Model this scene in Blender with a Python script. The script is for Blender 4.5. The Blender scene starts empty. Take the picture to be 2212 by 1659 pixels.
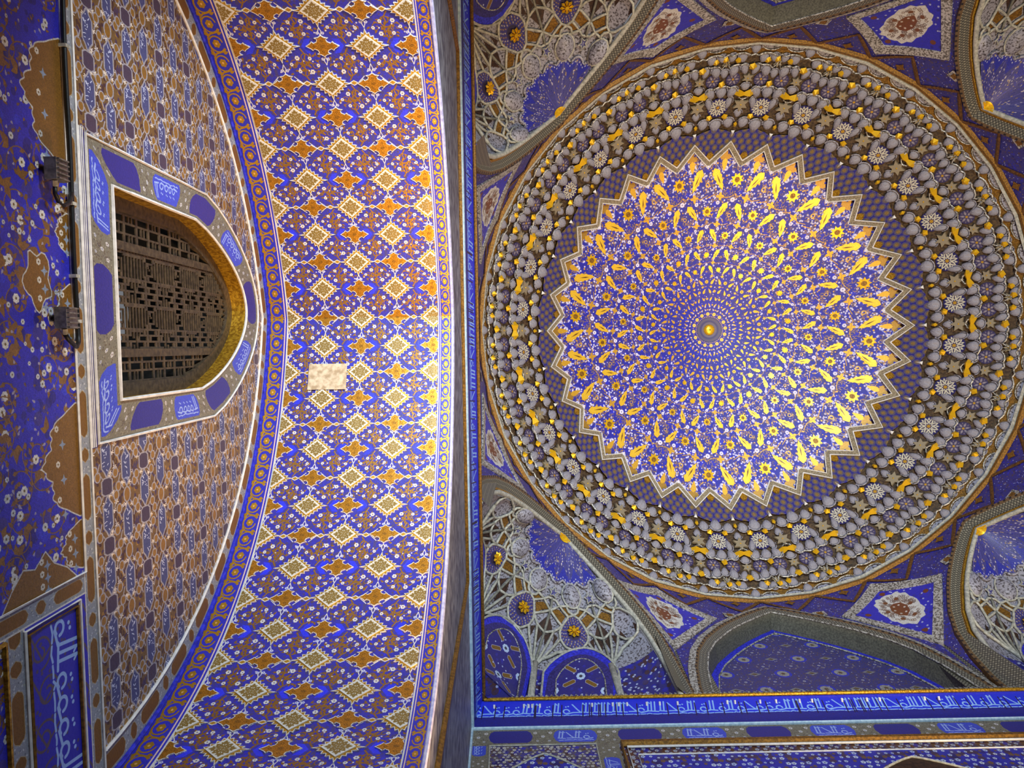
import bpy, math, random
import numpy as np
from mathutils import Matrix, Vector

S = bpy.context.scene
COL = S.collection
pi = math.pi
rad = math.radians

# ------------------------------------------------------------------ camera
# metres; origin at the camera, X to the photo's right, Y to the photo's bottom, Z up (floor at z = -1.6)
RIGHT = Vector((0.9998468825969756, 0.01561869800723202, -0.007890984328254224))
DOWN = Vector((-0.01600256679514997, 0.9985610130795931, -0.051184187142353586))
FWD = Vector((0.007080198943294663, 0.05130262595633481, 0.9986580552686228))
cd = bpy.data.cameras.new('camera')
cd.sensor_width = 36.0
cd.lens = 1600.0 * 36.0 / 2212.0
cd.clip_start, cd.clip_end = 0.05, 200
cam = bpy.data.objects.new('camera', cd)
COL.objects.link(cam)
cam.matrix_world = Matrix((
    (RIGHT.x, -DOWN.x, -FWD.x, 0), (RIGHT.y, -DOWN.y, -FWD.y, 0),
    (RIGHT.z, -DOWN.z, -FWD.z, 0), (0, 0, 0, 1)))
S.camera = cam

# ------------------------------------------------------------------ light
W = bpy.data.worlds.new('hall_daylight')
W.use_nodes = True
W.node_tree.nodes['Background'].inputs[0].default_value = (0.86, 0.90, 1.0, 1)
W.node_tree.nodes['Background'].inputs[1].default_value = 0.19
S.world = W


def area(name, loc, target, size, power, col, spread=180):
    l = bpy.data.lights.new(name, 'AREA')
    l.shape = 'DISK'
    l.spread = math.radians(spread)
    l.size, l.energy, l.color = size, power, col
    o = bpy.data.objects.new(name, l)
    COL.objects.link(o)
    o.location = loc
    o.rotation_euler = (Vector(target) - Vector(loc)).to_track_quat('-Z', 'Y').to_euler()
    return o


YC_ = -0.274
# floodlights standing low in the hall on both sides, throwing light up at the vaults
area('warm_flood', (0.25, YC_ + 2.7, 2.9), (-0.75, YC_ - 0.9, 6.4), 0.5, 85, (1.0, 0.62, 0.27), 100)
area('cool_flood', (0.25, YC_ - 2.7, 2.9), (-0.75, YC_ + 0.9, 6.4), 0.5, 115, (0.80, 0.93, 1.0), 100)
area('dome_flood_warm', (5.6, 4.0, 2.6), (4.3, -2.0, 14), 0.6, 270, (1.0, 0.72, 0.40), 80)
area('dome_flood_cool', (3.8, -4.4, 2.6), (4.3, 2.0, 14), 0.6, 310, (0.80, 0.92, 1.0), 80)

S.view_settings.view_transform = 'Standard'
S.view_settings.look = 'None'
S.view_settings.gamma = 1.0
S.view_settings.use_curve_mapping = False
S.view_settings.exposure = 0.0

# ------------------------------------------------------------------ measures
X0, XB = -0.479, -2.121               # plane of the hall's left wall, plane of the niche's back wall
HW, XC, YC = 4.777, 4.2985, -0.274     # half width and centre of the square hall
Y0 = YC + HW
Z1, Z2, DG = 8.5, 8.963, 0.114         # foot and gilt top of the inscription cornice, its lean
ZR, RR = 12.612, 4.742                 # ring of the dome
ZS, RS, ZA = 14.187, 3.513, 15.684     # star border, apex
AE, AZ, AR = 0.577, 3.613, 3.09        # pointed arch of the niche
FLOOR = -1.6

# ------------------------------------------------------------------ object helpers


def empty(name, loc=(0, 0, 0), label=None, cat=None, group=None, kind=None):
    o = bpy.data.objects.new(name, None)
    COL.objects.link(o)
    o.location = loc
    o.empty_display_size = 0.1
    return tag(o, label, cat, group, kind)


def tag(o, label=None, cat=None, group=None, kind=None):
    for k, v in (('label', label), ('category', cat), ('group', group), ('kind', kind)):
        if v:
            o[k] = v
    return o


def origin(p):
    v = Vector((0, 0, 0))
    while p is not None:
        v = v + p.location
        p = p.parent
    return v


def mesh_data(name, V, F, mat=None, uv=None, smooth=False, mats=None, fm=None):
    me = bpy.data.meshes.new(name)
    me.from_pydata([tuple(map(float, v)) for v in V], [], F)
    if mats:
        for m in mats:
            me.materials.append(m)
        if fm is not None:
            me.polygons.foreach_set('material_index', fm)
    elif mat:
        me.materials.append(mat)
    if uv is not None:
        l = me.uv_layers.new(name='UVMap')
        idx = np.empty(len(me.loops), dtype=np.int32)
        me.loops.foreach_get('vertex_index', idx)
        l.data.foreach_set('uv', np.asarray(uv, dtype=np.float32)[idx].ravel())
    if smooth:
        me.polygons.foreach_set('use_smooth', [True] * len(me.polygons))
    me.update()
    return me


def put(name, me, parent=None, M=None):
    """link mesh data as one object; vertices are in world coordinates unless a world matrix M is given"""
    o = bpy.data.objects.new(name, me)
    COL.objects.link(o)
    if parent is not None:
        o.parent = parent
        o.location = -origin(parent)
        if M is not None:
            o.matrix_basis = Matrix.Translation(-origin(parent)) @ M
    elif M is not None:
        o.matrix_world = M
    return o


def mesh(name, V, F, mat=None, parent=None, uv=None, smooth=False, **k):
    return put(name, mesh_data(name, V, F, mat, uv, smooth, **k), parent)


def grid(fn, us, vs, flip=False):
    """fn(u, v) -> point; returns verts, quads, uv (u, v)"""
    V, F, UV = [], [], []
    n = len(vs)
    for u in us:
        for v in vs:
            V.append(fn(u, v))
            UV.append((u, v))
    for i in range(len(us) - 1):
        for j in range(n - 1):
            q = (i * n + j, (i + 1) * n + j, (i + 1) * n + j + 1, i * n + j + 1)
            F.append(q[::-1] if flip else q)
    return V, F, UV


def slab(pts, fn, h0, h1, uvf=None):
    """plate of outline pts (2-D), fn(a, b, h) -> 3-D point; h1 is the visible face"""
    n = len(pts)
    V = [fn(a, b, h1) for a, b in pts] + [fn(a, b, h0) for a, b in pts]
    F = [tuple(range(n))] + [(i, n + i, n + (i + 1) % n, (i + 1) % n) for i in range(n)]
    UV = [uvf(a, b) for a, b in pts] * 2 if uvf else None
    return V, F, UV


def join(parts):
    V, F, UV = [], [], []
    hasuv = all(p[2] is not None for p in parts)
    for v, f, u in parts:
        b = len(V)
        V += list(v)
        F += [tuple(b + i for i in q) for q in f]
        if hasuv:
            UV += list(u)
    return V, F, (UV if hasuv else None)


def tube(path, r, n=6, closed=False, up=None, flat=1.0):
    P = [Vector(p) for p in path]
    m = len(P)
    V, F = [], []
    for i in range(m):
        a = P[(i - 1) % m] if (closed or i > 0) else P[i]
        b = P[(i + 1) % m] if (closed or i < m - 1) else P[i]
        d = (b - a).normalized()
        uu = Vector(up[i]) if up is not None else Vector((0, 0, 1))
        s = d.cross(uu)
        if s.length < 1e-4:
            s = d.cross(Vector((1, 0, 0)))
        s.normalize()
        t = s.cross(d)
        for k in range(n):
            an = 2 * pi * k / n
            V.append(P[i] + s * (r * math.cos(an)) + t * (r * flat * math.sin(an)))
    for i in range(m if closed else m - 1):
        j = (i + 1) % m
        for k in range(n):
            F.append((i * n + k, i * n + (k + 1) % n, j * n + (k + 1) % n, j * n + k))
    if not closed:
        F.append(tuple(range(n))[::-1])
        F.append(tuple((m - 1) * n + k for k in range(n)))
    return V, F, None


def box(x0, x1, y0, y1, z0, z1):
    V = [(x, y, z) for x in (x0, x1) for y in (y0, y1) for z in (z0, z1)]
    F = [(0, 1, 3, 2), (4, 6, 7, 5), (0, 4, 5, 1), (2, 3, 7, 6), (0, 2, 6, 4), (1, 5, 7, 3)]
    return V, F, [(0, 0)] * 8


def clip_half(P, ax, val, keep_less):
    out = []
    n = len(P)
    for i in range(n):
        a, b = P[i], P[(i + 1) % n]
        ia = (a[ax] <= val) if keep_less else (a[ax] >= val)
        ib = (b[ax] <= val) if keep_less else (b[ax] >= val)
        if ia:
            out.append(a)
        if ia != ib:
            t = (val - a[ax]) / (b[ax] - a[ax])
            out.append((a[0] + t * (b[0] - a[0]), a[1] + t * (b[1] - a[1])))
    return out

# ------------------------------------------------------------------ painted decoration, drawn by the script itself
BLUE, DEEP = (.17, .17, .70), (.11, .10, .42)
SKY = (.45, .56, .93)
GOLD, DGOLD, BROWN = (.77, .59, .18), (.52, .38, .14), (.34, .21, .11)
WHITE, SILV, GREY = (.83, .82, .80), (.66, .67, .68), (.42, .42, .43)
PURP = (.27, .23, .44)


def sd_poly(X, Y, P):
    d = np.full(X.shape, 1e9)
    ins = np.zeros(X.shape, bool)
    n = len(P)
    for i in range(n):
        ax, ay = P[i]
        bx, by = P[(i + 1) % n]
        ex, ey = bx - ax, by - ay
        L = ex * ex + ey * ey
        if L < 1e-14:
            continue
        px, py = X - ax, Y - ay
        t = np.clip((px * ex + py * ey) / L, 0, 1)
        d = np.minimum(d, (px - ex * t) ** 2 + (py - ey * t) ** 2)
        if ay != by:
            ins ^= ((ay > Y) != (by > Y)) & (X < (bx - ax) * (Y - ay) / (by - ay) + ax)
    d = np.sqrt(d)
    return np.where(ins, -d, d)


def sd_line(X, Y, P):
    d = np.full(X.shape, 1e9)
    for i in range(len(P) - 1):
        ax, ay = P[i]
        ex, ey = P[i + 1][0] - ax, P[i + 1][1] - ay
        L = max(ex * ex + ey * ey, 1e-14)
        px, py = X - ax, Y - ay
        t = np.clip((px * ex + py * ey) / L, 0, 1)
        d = np.minimum(d, (px - ex * t) ** 2 + (py - ey * t) ** 2)
    return np.sqrt(d)


class Tx:
    def __init__(s, w, h, x0, x1, y0, y1, base, wrapx=False, wrapy=False, wedge=None):
        s.w, s.h = w, h
        s.c = np.empty((h, w, 3), np.float32)
        s.c[:] = base
        s.m = np.zeros((h, w), np.float32)
        u = (np.arange(w) + .5) / w
        v = (np.arange(h) + .5) / h
        s.px = max((x1 - x0) / w, (y1 - y0) / h)
        s.wx = (x1 - x0) if wrapx else 0
        s.wy = (y1 - y0) if wrapy else 0
        s.reg = wedge is None
        if s.reg:
            s.X = x0 + (x1 - x0) * u
            s.Y = y0 + (y1 - y0) * v
            s.b = (x0, x1, y0, y1)
        else:
            th = (u - .5) * wedge
            r = y0 + (y1 - y0) * v
            s.X = r[:, None] * np.sin(th)[None]
            s.Y = r[:, None] * np.cos(th)[None]
            s.px = (y1 - y0) / h
            s.wd = wedge

    def _draw(s, bb, sdf, col, met, op):
        e = 1.5 * s.px
        x0, x1, y0, y1 = bb[0] - e, bb[1] + e, bb[2] - e, bb[3] + e
        if s.reg:
            i0, i1 = np.searchsorted(s.X, (x0, x1))
            j0, j1 = np.searchsorted(s.Y, (y0, y1))
            if i0 >= i1 or j0 >= j1:
                return
            sl = (slice(j0, j1), slice(i0, i1))
            X, Y = np.meshgrid(s.X[i0:i1], s.Y[j0:j1])
        else:
            sl = np.nonzero((s.X > x0) & (s.X < x1) & (s.Y > y0) & (s.Y < y1))
            if len(sl[0]) == 0:
                return
            X, Y = s.X[sl], s.Y[sl]
        a = np.clip(.5 - sdf(X, Y) / s.px, 0, 1).astype(np.float32) * op
        s.c[sl] = s.c[sl] * (1 - a[..., None]) + np.asarray(col, np.float32) * a[..., None]
        s.m[sl] = s.m[sl] * (1 - a) + met * a

    def _shifts(s, bb):
        xs = [0] if not s.wx else [k * s.wx for k in (-1, 0, 1) if bb[1] + k * s.wx > s.b[0] and bb[0] + k * s.wx < s.b[1]]
        ys = [0] if not s.wy else [k * s.wy for k in (-1, 0, 1) if bb[3] + k * s.wy > s.b[2] and bb[2] + k * s.wy < s.b[3]]
        return [(a, b) for a in xs for b in ys]

    def shape(s, P, fn, pad, col, met, op):
        """P points, fn(points) -> sdf"""
        if s.reg:
            A = np.asarray(P, float)
            bb = (A[:, 0].min() - pad, A[:, 0].max() + pad, A[:, 1].min() - pad, A[:, 1].max() + pad)
            for dx, dy in s._shifts(bb):
                Q = A + (dx, dy)
                s._draw((bb[0] + dx, bb[1] + dx, bb[2] + dy, bb[3] + dy), fn(Q), col, met, op)
        else:
            for k in (-1, 0, 1):
                c, sn = math.cos(k * s.wd), math.sin(k * s.wd)
                A = np.asarray(P, float)
                Q = np.stack([A[:, 0] * c + A[:, 1] * sn, -A[:, 0] * sn + A[:, 1] * c], 1)
                bb = (Q[:, 0].min() - pad, Q[:, 0].max() + pad, Q[:, 1].min() - pad, Q[:, 1].max() + pad)
                s._draw(bb, fn(Q), col, met, op)

    def poly(s, P, col, met=0., op=1.):
        s.shape(P, lambda Q: (lambda X, Y: sd_poly(X, Y, Q)), 0, col, met, op)

    def outline(s, P, w, col, met=0., op=1.):
        s.line(list(P) + [P[0]], w, col, met, op)

    def line(s, P, w, col, met=0., op=1.):
        s.shape(P, lambda Q: (lambda X, Y: sd_line(X, Y, Q) - w / 2), w / 2, col, met, op)

    def disc(s, x, y, r, col, met=0., op=1.):
        s.shape([(x, y)], lambda Q: (lambda X, Y: np.hypot(X - Q[0][0], Y - Q[0][1]) - r), r, col, met, op)

    def ring(s, x, y, r, w, col, met=0., op=1.):
        s.shape([(x, y)], lambda Q: (lambda X, Y: abs(np.hypot(X - Q[0][0], Y - Q[0][1]) - r) - w / 2), r + w, col, met, op)

    def rect(s, x0, x1, y0, y1, col, met=0., op=1.):
        s.poly([(x0, y0), (x1, y0), (x1, y1), (x0, y1)], col, met, op)

    def flower(s, x, y, r, col=WHITE, cen=GOLD, n=6, a0=0., met=0.):
        for k in range(n):
            a = a0 + 2 * pi * k / n
            s.disc(x + .62 * r * math.cos(a), y + .62 * r * math.sin(a), .42 * r, col, met)
        s.disc(x, y, .5 * r, col, met)
        s.disc(x, y, .28 * r, cen, .5)

    def speckle(s, amt, seed=1, coarse=1):
        g = np.random.default_rng(seed)
        n = g.random((s.h // coarse + 1, s.w // coarse + 1)).repeat(coarse, 0).repeat(coarse, 1)[:s.h, :s.w]
        s.c *= (1 + amt * (n - .5))[..., None].astype(np.float32)

    def image(s, name):
        im = bpy.data.images.new(name, s.w, s.h, alpha=True)
        im.alpha_mode = 'CHANNEL_PACKED'
        a = np.empty((s.h, s.w, 4), np.float32)
        a[..., :3] = np.clip(s.c, 0, 1)
        a[..., 3] = np.clip(s.m, 0, 1)
        im.pixels.foreach_set(a.ravel())
        im.update()
        im.pack()
        return im


def leafp(x, y, a, L, w, n=7, tip=.6):
    """pointed leaf from (x, y) along angle a"""
    up, dn = [], []
    for i in range(n + 1):
        t = i / n
        b = w * math.sin(pi * t ** tip) * (1 - .15 * t)
        up.append((t * L, b))
        dn.append((t * L, -b))
    P = up + dn[::-1][1:-1]
    c, s_ = math.cos(a), math.sin(a)
    return [(x + p * c - q * s_, y + p * s_ + q * c) for p, q in P]


def serrleaf(x, y, a, L, w, teeth=4):
    """gilt leaf with a toothed edge, centred on (x, y)"""
    P = []
    N = teeth * 2
    for sgn in (1, -1):
        seq = range(N + 1) if sgn == 1 else range(N, -1, -1)
        for i in seq:
            t = i / N
            b = w * math.sin(pi * (.06 + .94 * t) ** .72) ** .8 if 0 < t < 1 else 0
            if i % 2 == 1:
                b *= .74
            P.append((t * L - L / 2, sgn * b))
    c, s_ = math.cos(a), math.sin(a)
    return [(x + p * c - q * s_, y + p * s_ + q * c) for p, q in P]


def spiral(x, y, r0, r1, a0, turns, n=26):
    return [(x + (r0 + (r1 - r0) * i / n) * math.cos(a0 + turns * 2 * pi * i / n),
             y + (r0 + (r1 - r0) * i / n) * math.sin(a0 + turns * 2 * pi * i / n)) for i in range(n + 1)]


def starp(x, y, r, n=6, q=.5, a0=0.):
    return [(x + (r if i % 2 == 0 else r * q) * math.cos(a0 + pi * i / n),
             y + (r if i % 2 == 0 else r * q) * math.sin(a0 + pi * i / n)) for i in range(2 * n)]


def rot4(P):
    return [[(a, b), (-b, a), (-a, -b), (b, -a)] for a, b in P]


# outlines shared by paint and relief ------------------------------------------------
def lozenge_serr(rx, ry, teeth=4, dep=.16):
    P = []
    C = [(1, 0), (0, 1), (-1, 0), (0, -1)]
    for k in range(4):
        a, b = C[k], C[(k + 1) % 4]
        for i in range(teeth * 2):
            t = i / (teeth * 2)
            x, y = a[0] + (b[0] - a[0]) * t, a[1] + (b[1] - a[1]) * t
            f = 1.0 if i % 2 == 0 else 1 - dep
            if i == 0:
                f = 1.06
            P.append((x * f * rx, y * f * ry))
    return P


def cross_out(rx, ry):
    q = [(1, 0), (.72, .26), (.62, .42), (.50, .27), (.33, .40), (.27, .62), (.42, .74), (.20, .80), (0, 1.0)]
    P = []
    P += q
    P += [(-x, y) for x, y in q[::-1][1:]]
    P += [(-x, -y) for x, y in q[1:]]
    P += [(x, -y) for x, y in q[::-1][1:-1]]
    return [(x * rx, y * ry) for x, y in P]


def script_band(t, x0, x1, yb, yt, col, rng, dens=1.0):
    """flowing inscription: tall uprights, joined feet, bowls and dots"""
    H = yt - yb
    x = x0
    wln = H * .085
    while x < x1 - H * .3:
        k = rng.random()
        if k < .5:
            n = rng.randint(2, 4)
            stp = H * .19
            for i in range(n):
                sl = H * .10
                t.line([(x + i * stp, yb + H * .30), (x + i * stp + sl, yt)], wln, col)
                if rng.random() < .5:
                    t.line([(x + i * stp + sl, yt), (x + i * stp + sl + H * .09, yt - H * .12)], wln * .8, col)
            t.line([(x - H * .04, yb + H * .30), (x + n * stp, yb + H * .24)], wln, col)
            x += n * stp + H * .12
        elif k < .75:
            r = H * .17
            t.line(spiral(x + r, yb + H * .36, r, r * .9, 0, .86, 14), wln, col)
            t.line([(x + r, yb + H * .18), (x + 3.2 * r, yb + H * .28)], wln, col)
            t.disc(x + r, yb + H * .72, H * .05, col)
            t.disc(x + 1.8 * r, yb + H * .76, H * .05, col)
            x += 3.2 * r
        else:
            t.line([(x, yt - H * .1), (x + H * .25, yb + H * .5), (x + H * .42, yb + H * .28)], wln, col)
            t.line([(x, yb + H * .28), (x + H * .5, yb + H * .28)], wln, col)
            x += H * .5
    x = x0
    while x < x1 - H * .2:
        L = H * rng.uniform(.15, .5)
        t.line([(x, yb + H * .06), (x + L * .5, yb + H * rng.uniform(.02, .14)), (x + L, yb + H * .07)], wln * .8, col)
        x += L + H * .08


# ------------------------------------------------------------------ materials
def new_mat(name):
    m = bpy.data.materials.new(name)
    m.use_nodes = True
    return m, m.node_tree.nodes, m.node_tree.links, m.node_tree.nodes['Principled BSDF']


def lin(c):
    return tuple(((x + .055) / 1.055) ** 2.4 if x > .04045 else x / 12.92 for x in c) + (1.0,)


def mat_paint(name, tex, rough=.5, metal=.75, grain=.25, gscale=60, bump=.25):
    """painted plaster: drawn pattern with gilt where the pattern is gold, plus grain and wear"""
    m, N, L, B = new_mat(name)
    im = N.new('ShaderNodeTexImage')
    im.image = tex.image(name)
    im.extension = 'REPEAT'
    no = N.new('ShaderNodeTexNoise')
    no.inputs['Scale'].default_value = gscale
    no.inputs['Detail'].default_value = 4
    tc = N.new('ShaderNodeTexCoord')
    L.new(tc.outputs['Object'], no.inputs['Vector'])
    mp = N.new('ShaderNodeMapRange')
    mp.inputs[3].default_value = 1 - grain
    mp.inputs[4].default_value = 1 + grain
    L.new(no.outputs['Fac'], mp.inputs[0])
    mx = N.new('ShaderNodeMix')
    mx.data_type = 'RGBA'
    mx.blend_type = 'MULTIPLY'
    mx.inputs['Factor'].default_value = 1
    L.new(im.outputs['Color'], mx.inputs['A'])
    L.new(mp.outputs[0], mx.inputs['B'])
    L.new(mx.outputs['Result'], B.inputs['Base Color'])
    mm = N.new('ShaderNodeMath')
    mm.operation = 'MULTIPLY'
    mm.inputs[1].default_value = metal
    L.new(im.outputs['Alpha'], mm.inputs[0])
    L.new(mm.outputs[0], B.inputs['Metallic'])
    mr = N.new('ShaderNodeMapRange')
    mr.inputs[3].default_value = rough
    mr.inputs[4].default_value = .42
    L.new(im.outputs['Alpha'], mr.inputs[0])
    L.new(mr.outputs[0], B.inputs['Roughness'])
    ad = N.new('ShaderNodeMath')
    ad.operation = 'ADD'
    L.new(im.outputs['Alpha'], ad.inputs[0])
    L.new(no.outputs['Fac'], ad.inputs[1])
    bp = N.new('ShaderNodeBump')
    bp.inputs['Strength'].default_value = bump
    bp.inputs['Distance'].default_value = .006
    L.new(ad.outputs[0], bp.inputs['Height'])
    L.new(bp.outputs[0], B.inputs['Normal'])
    return m


def mat_noise(name, c0, c1, scale=18, rough=.55, metal=0., bump=.2, detail=5, lo=.38, hi=.62, dist=.01):
    m, N, L, B = new_mat(name)
    no = N.new('ShaderNodeTexNoise')
    no.inputs['Scale'].default_value = scale
    no.inputs['Detail'].default_value = detail
    tc = N.new('ShaderNodeTexCoord')
    L.new(tc.outputs['Object'], no.inputs['Vector'])
    cr = N.new('ShaderNodeValToRGB')
    cr.color_ramp.elements[0].position = lo
    cr.color_ramp.elements[1].position = hi
    cr.color_ramp.elements[0].color = lin(c0)
    cr.color_ramp.elements[1].color = lin(c1)
    L.new(no.outputs['Fac'], cr.inputs[0])
    L.new(cr.outputs[0], B.inputs['Base Color'])
    B.inputs['Roughness'].default_value = rough
    B.inputs['Metallic'].default_value = metal
    bp = N.new('ShaderNodeBump')
    bp.inputs['Strength'].default_value = bump
    bp.inputs['Distance'].default_value = dist
    L.new(no.outputs['Fac'], bp.inputs['Height'])
    L.new(bp.outputs[0], B.inputs['Normal'])
    return m


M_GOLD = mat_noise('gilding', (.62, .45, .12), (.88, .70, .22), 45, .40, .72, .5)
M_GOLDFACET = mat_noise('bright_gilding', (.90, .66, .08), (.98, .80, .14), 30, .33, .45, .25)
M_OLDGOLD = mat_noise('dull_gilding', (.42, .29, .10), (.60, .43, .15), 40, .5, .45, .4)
M_BROWN = mat_noise('brown_paint', (.30, .19, .08), (.45, .30, .12), 30, .5, .2, .2)
M_DKBROWN = mat_noise('dark_brown_paint', (.16, .09, .06), (.27, .17, .11), 30, .6, 0, .2)
M_PALE = mat_noise('pale_stucco', (.60, .60, .56), (.76, .75, .70), 25, .5, 0, .2)
M_WHITE = mat_noise('white_line_paint', (.84, .83, .82), (.93, .92, .91), 25, .45, 0, .1)
M_CELL = mat_noise('speckled_stucco', (.20, .16, .15), (.62, .61, .66), 34, .5, 0, .3, 6, .36, .52)
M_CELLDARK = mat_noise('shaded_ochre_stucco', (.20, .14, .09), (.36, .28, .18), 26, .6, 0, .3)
M_SILVER = mat_noise('silver_scroll_paint', (.38, .36, .32), (.78, .77, .74), 34, .45, .25, .4, 6, .42, .56)
M_BLUE = mat_noise('ultramarine_paint', (.12, .13, .62), (.20, .22, .86), 30, .5, 0, .15)
M_DEEP = mat_noise('dark_blue_paint', (.13, .11, .36), (.22, .20, .52), 40, .5, 0, .2)
M_STRIPE = mat_noise('pale_blue_line', (.62, .74, .84), (.76, .86, .92), 30, .4, 0, .1)
M_PLASTER = mat_noise('bare_plaster', (.66, .58, .47), (.84, .78, .68), 22, .8, 0, .5)
# ================================================================== paint for the niche
RX, RY = .32, .265          # lattice of the vault's pattern: columns in depth, rows along the arch


def tex_ground():
    t = Tx(640, 530, 0, 2 * RX, 0, 2 * RY, (.19, .18, .64), True, True)
    rng = random.Random(5)
    for i in range(330):      # mottled under-painting
        t.disc(rng.uniform(0, 2 * RX), rng.uniform(0, 2 * RY), rng.uniform(.005, .014), rng.choice((PURP, PURP, (.33, .25, .30), (.16, .17, .80))), 0, .75)
    D = [(0, 0), (RX, RY)]
    C = [(RX, 0, 1), (0, RY, 0)]
    for cx, cy, ears in C:
        for sx in (1, -1):
            for sy in (1, -1):
                g = (.62, .45, .18)
                mx, my = cx + sx * .155, cy + sy * .085
                t.line(spiral(mx, my, .05, .012, pi * (.2 if sy > 0 else -.2) if sx > 0 else pi * (.8 if sy > 0 else 1.2), 1.2 * sx * sy), .0075, g, .8)
                t.line(spiral(cx + sx * .085, cy + sy * .135, .036, .008, rng.uniform(0, 6), 1.1 * sx), .006, g, .8)
                t.line([(cx + sx * .17, cy + sy * .02), (cx + sx * .145, cy + sy * .06), (cx + sx * .16, cy + sy * .10), (cx + sx * .12, cy + sy * .15)], .010, g, .8)
                for k in range(15):
                    a = rng.uniform(0, 6.3)
                    px, py = cx + sx * rng.uniform(.03, .2), cy + sy * rng.uniform(.06, .2)
                    t.poly(leafp(px, py, a, .03, .008), g, .8)
                for k in range(3):
                    t.disc(cx + sx * rng.uniform(.03, .2), cy + sy * rng.uniform(.07, .19), .006, (.80, .78, .82))
        if ears:
            for sx in (1, -1):
                P = [(cx + sx * .075, cy - .055), (cx + sx * .12, cy - .05), (cx + sx * .155, cy), (cx + sx * .12, cy + .05), (cx + sx * .075, cy + .055), (cx + sx * .11, cy)]
                t.poly(P, (.16, .20, .92))
        else:
            for sx in (1, -1):
                P = [(cx + sx * .115, cy), (cx + sx * .145, cy + .018), (cx + sx * .175, cy), (cx + sx * .145, cy - .018)]
                t.poly(P, GOLD, .8)
                t.outline(P, .007, WHITE)
                t.line([(cx + sx * .06, cy + .05), (cx + sx * .115, cy), (cx + sx * .06, cy - .05)], .006, WHITE)
        for sy in (1, -1):
            t.line([(cx, cy + sy * .075), (cx + .012, cy + sy * .105), (cx, cy + sy * .135), (cx - .012, cy + sy * .105), (cx, cy + sy * .075)], .006, WHITE)
    for cx, cy in D:
        for sx in (1, -1):
            for sy in (1, -1):
                t.flower(cx + sx * .114, cy + sy * .084, .017, WHITE, (.45, .35, .5), 6)
                t.flower(cx + sx * .063, cy + sy * .128, .013, WHITE, (.45, .35, .5), 6)
                t.flower(cx + sx * .205, cy + sy * .088, .014, WHITE, (.45, .35, .5), 6)
                t.flower(cx + sx * .02, cy + sy * .172, .011, (.8, .8, .9), BLUE, 5)
    t.speckle(.25, 3, 2)
    return t


def tex_medallion(face):
    t = Tx(256, 256, -1, 1, -1, 1, GOLD)
    t.m[:] = .9
    if not face:
        P = lozenge_serr(.925, .925, 5, .20)
        t.outline(P, .05, WHITE)
        t.speckle(.3, 9, 3)
        return t
    t.poly([(1, 0), (0, 1), (-1, 0), (0, -1)], (.86, .85, .83))
    t.poly([(.86, 0), (0, .86), (-.86, 0), (0, -.86)], (.80, .79, .74))
    g = (.56, .46, .22)
    for k in range(4):
        a = k * pi / 2
        c, s = math.cos(a), math.sin(a)

        def R(P):
            return [(x * c - y * s, x * s + y * c) for x, y in P]
        t.poly(R(leafp(.46, 0, 0, .34, .13)), g, .6)
        t.poly(R(leafp(.44, .04, .9, .26, .10)), g, .6)
        t.poly(R(leafp(.44, -.04, -.9, .26, .10)), g, .6)
        t.line(R([(0, 0), (.48, 0)]), .07, g, .6)
        t.line(R(spiral(.25, .25, .19, .07, 3.6, 1.0, 18)), .085, g, .6)
        t.line(R(spiral(.25, .25, .19, .07, -2.0, -1.0, 18)), .085, g, .6)
        t.poly(R(leafp(.32, .32, .8, .20, .11)), g, .6)
        t.disc(*R([(.16, .05)])[0], .05, g, .6)
        t.disc(*R([(.25, .25)])[0], .05, g, .6)
    t.disc(0, 0, .1, g, .5)
    return t


def tex_cross():
    t = Tx(200, 200, -1, 1, -1, 1, (.72, .50, .15))
    t.m[:] = .9
    t.outline(cross_out(.97, .97), .06, WHITE)
    for k in range(8):
        a = k * pi / 4
        t.line([(.06 * math.cos(a), .06 * math.sin(a)), (.14 * math.cos(a), .14 * math.sin(a))], .035, (.40, .27, .08), .6)
    for sx, sy in ((.5, 0), (-.5, 0), (0, .5), (0, -.5)):
        t.ring(sx, sy, .07, .03, (.45, .30, .09), .6)
    t.speckle(.45, 4, 3)
    return t


def tex_scroll(ground=BLUE):
    """running gilt scroll with a flower in every turn; u along, v across (0 = towards the field)"""
    t = Tx(256, 300, 0, .20, 0, .15, ground, True, False)
    t.rect(0, .2, 0, .012, WHITE)
    t.rect(0, .2, .012, .022, BLUE)
    t.rect(0, .2, .022, .030, (.86, .74, .72))
    t.rect(0, .2, .137, .15, (.74, .74, .90))
    for k in range(2):
        cx, sg = .05 + .1 * k, 1
        t.line(spiral(cx, .083, .044, .036, -2.2, -.86, 30), .0075, GOLD, .9)
        t.line([(cx - .055, .112), (cx - .03, .121), (cx + .0, .125), (cx + .035, .118), (cx + .05, .10), (cx + .06, .055), (cx + .07, .043)], .009, GOLD, .9)
        t.flower(cx, .083, .021, GOLD, (.92, .72, .42), 6, .3, .9)
        t.poly(leafp(cx + .04, .112, .6, .035, .010), GOLD, .9)
        t.poly(leafp(cx + .05, .06, -1.3, .03, .009), GOLD, .9)
        t.disc(cx + .05, .128, .006, GOLD, .9)
    t.speckle(.2, 8, 2)
    return t


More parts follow.
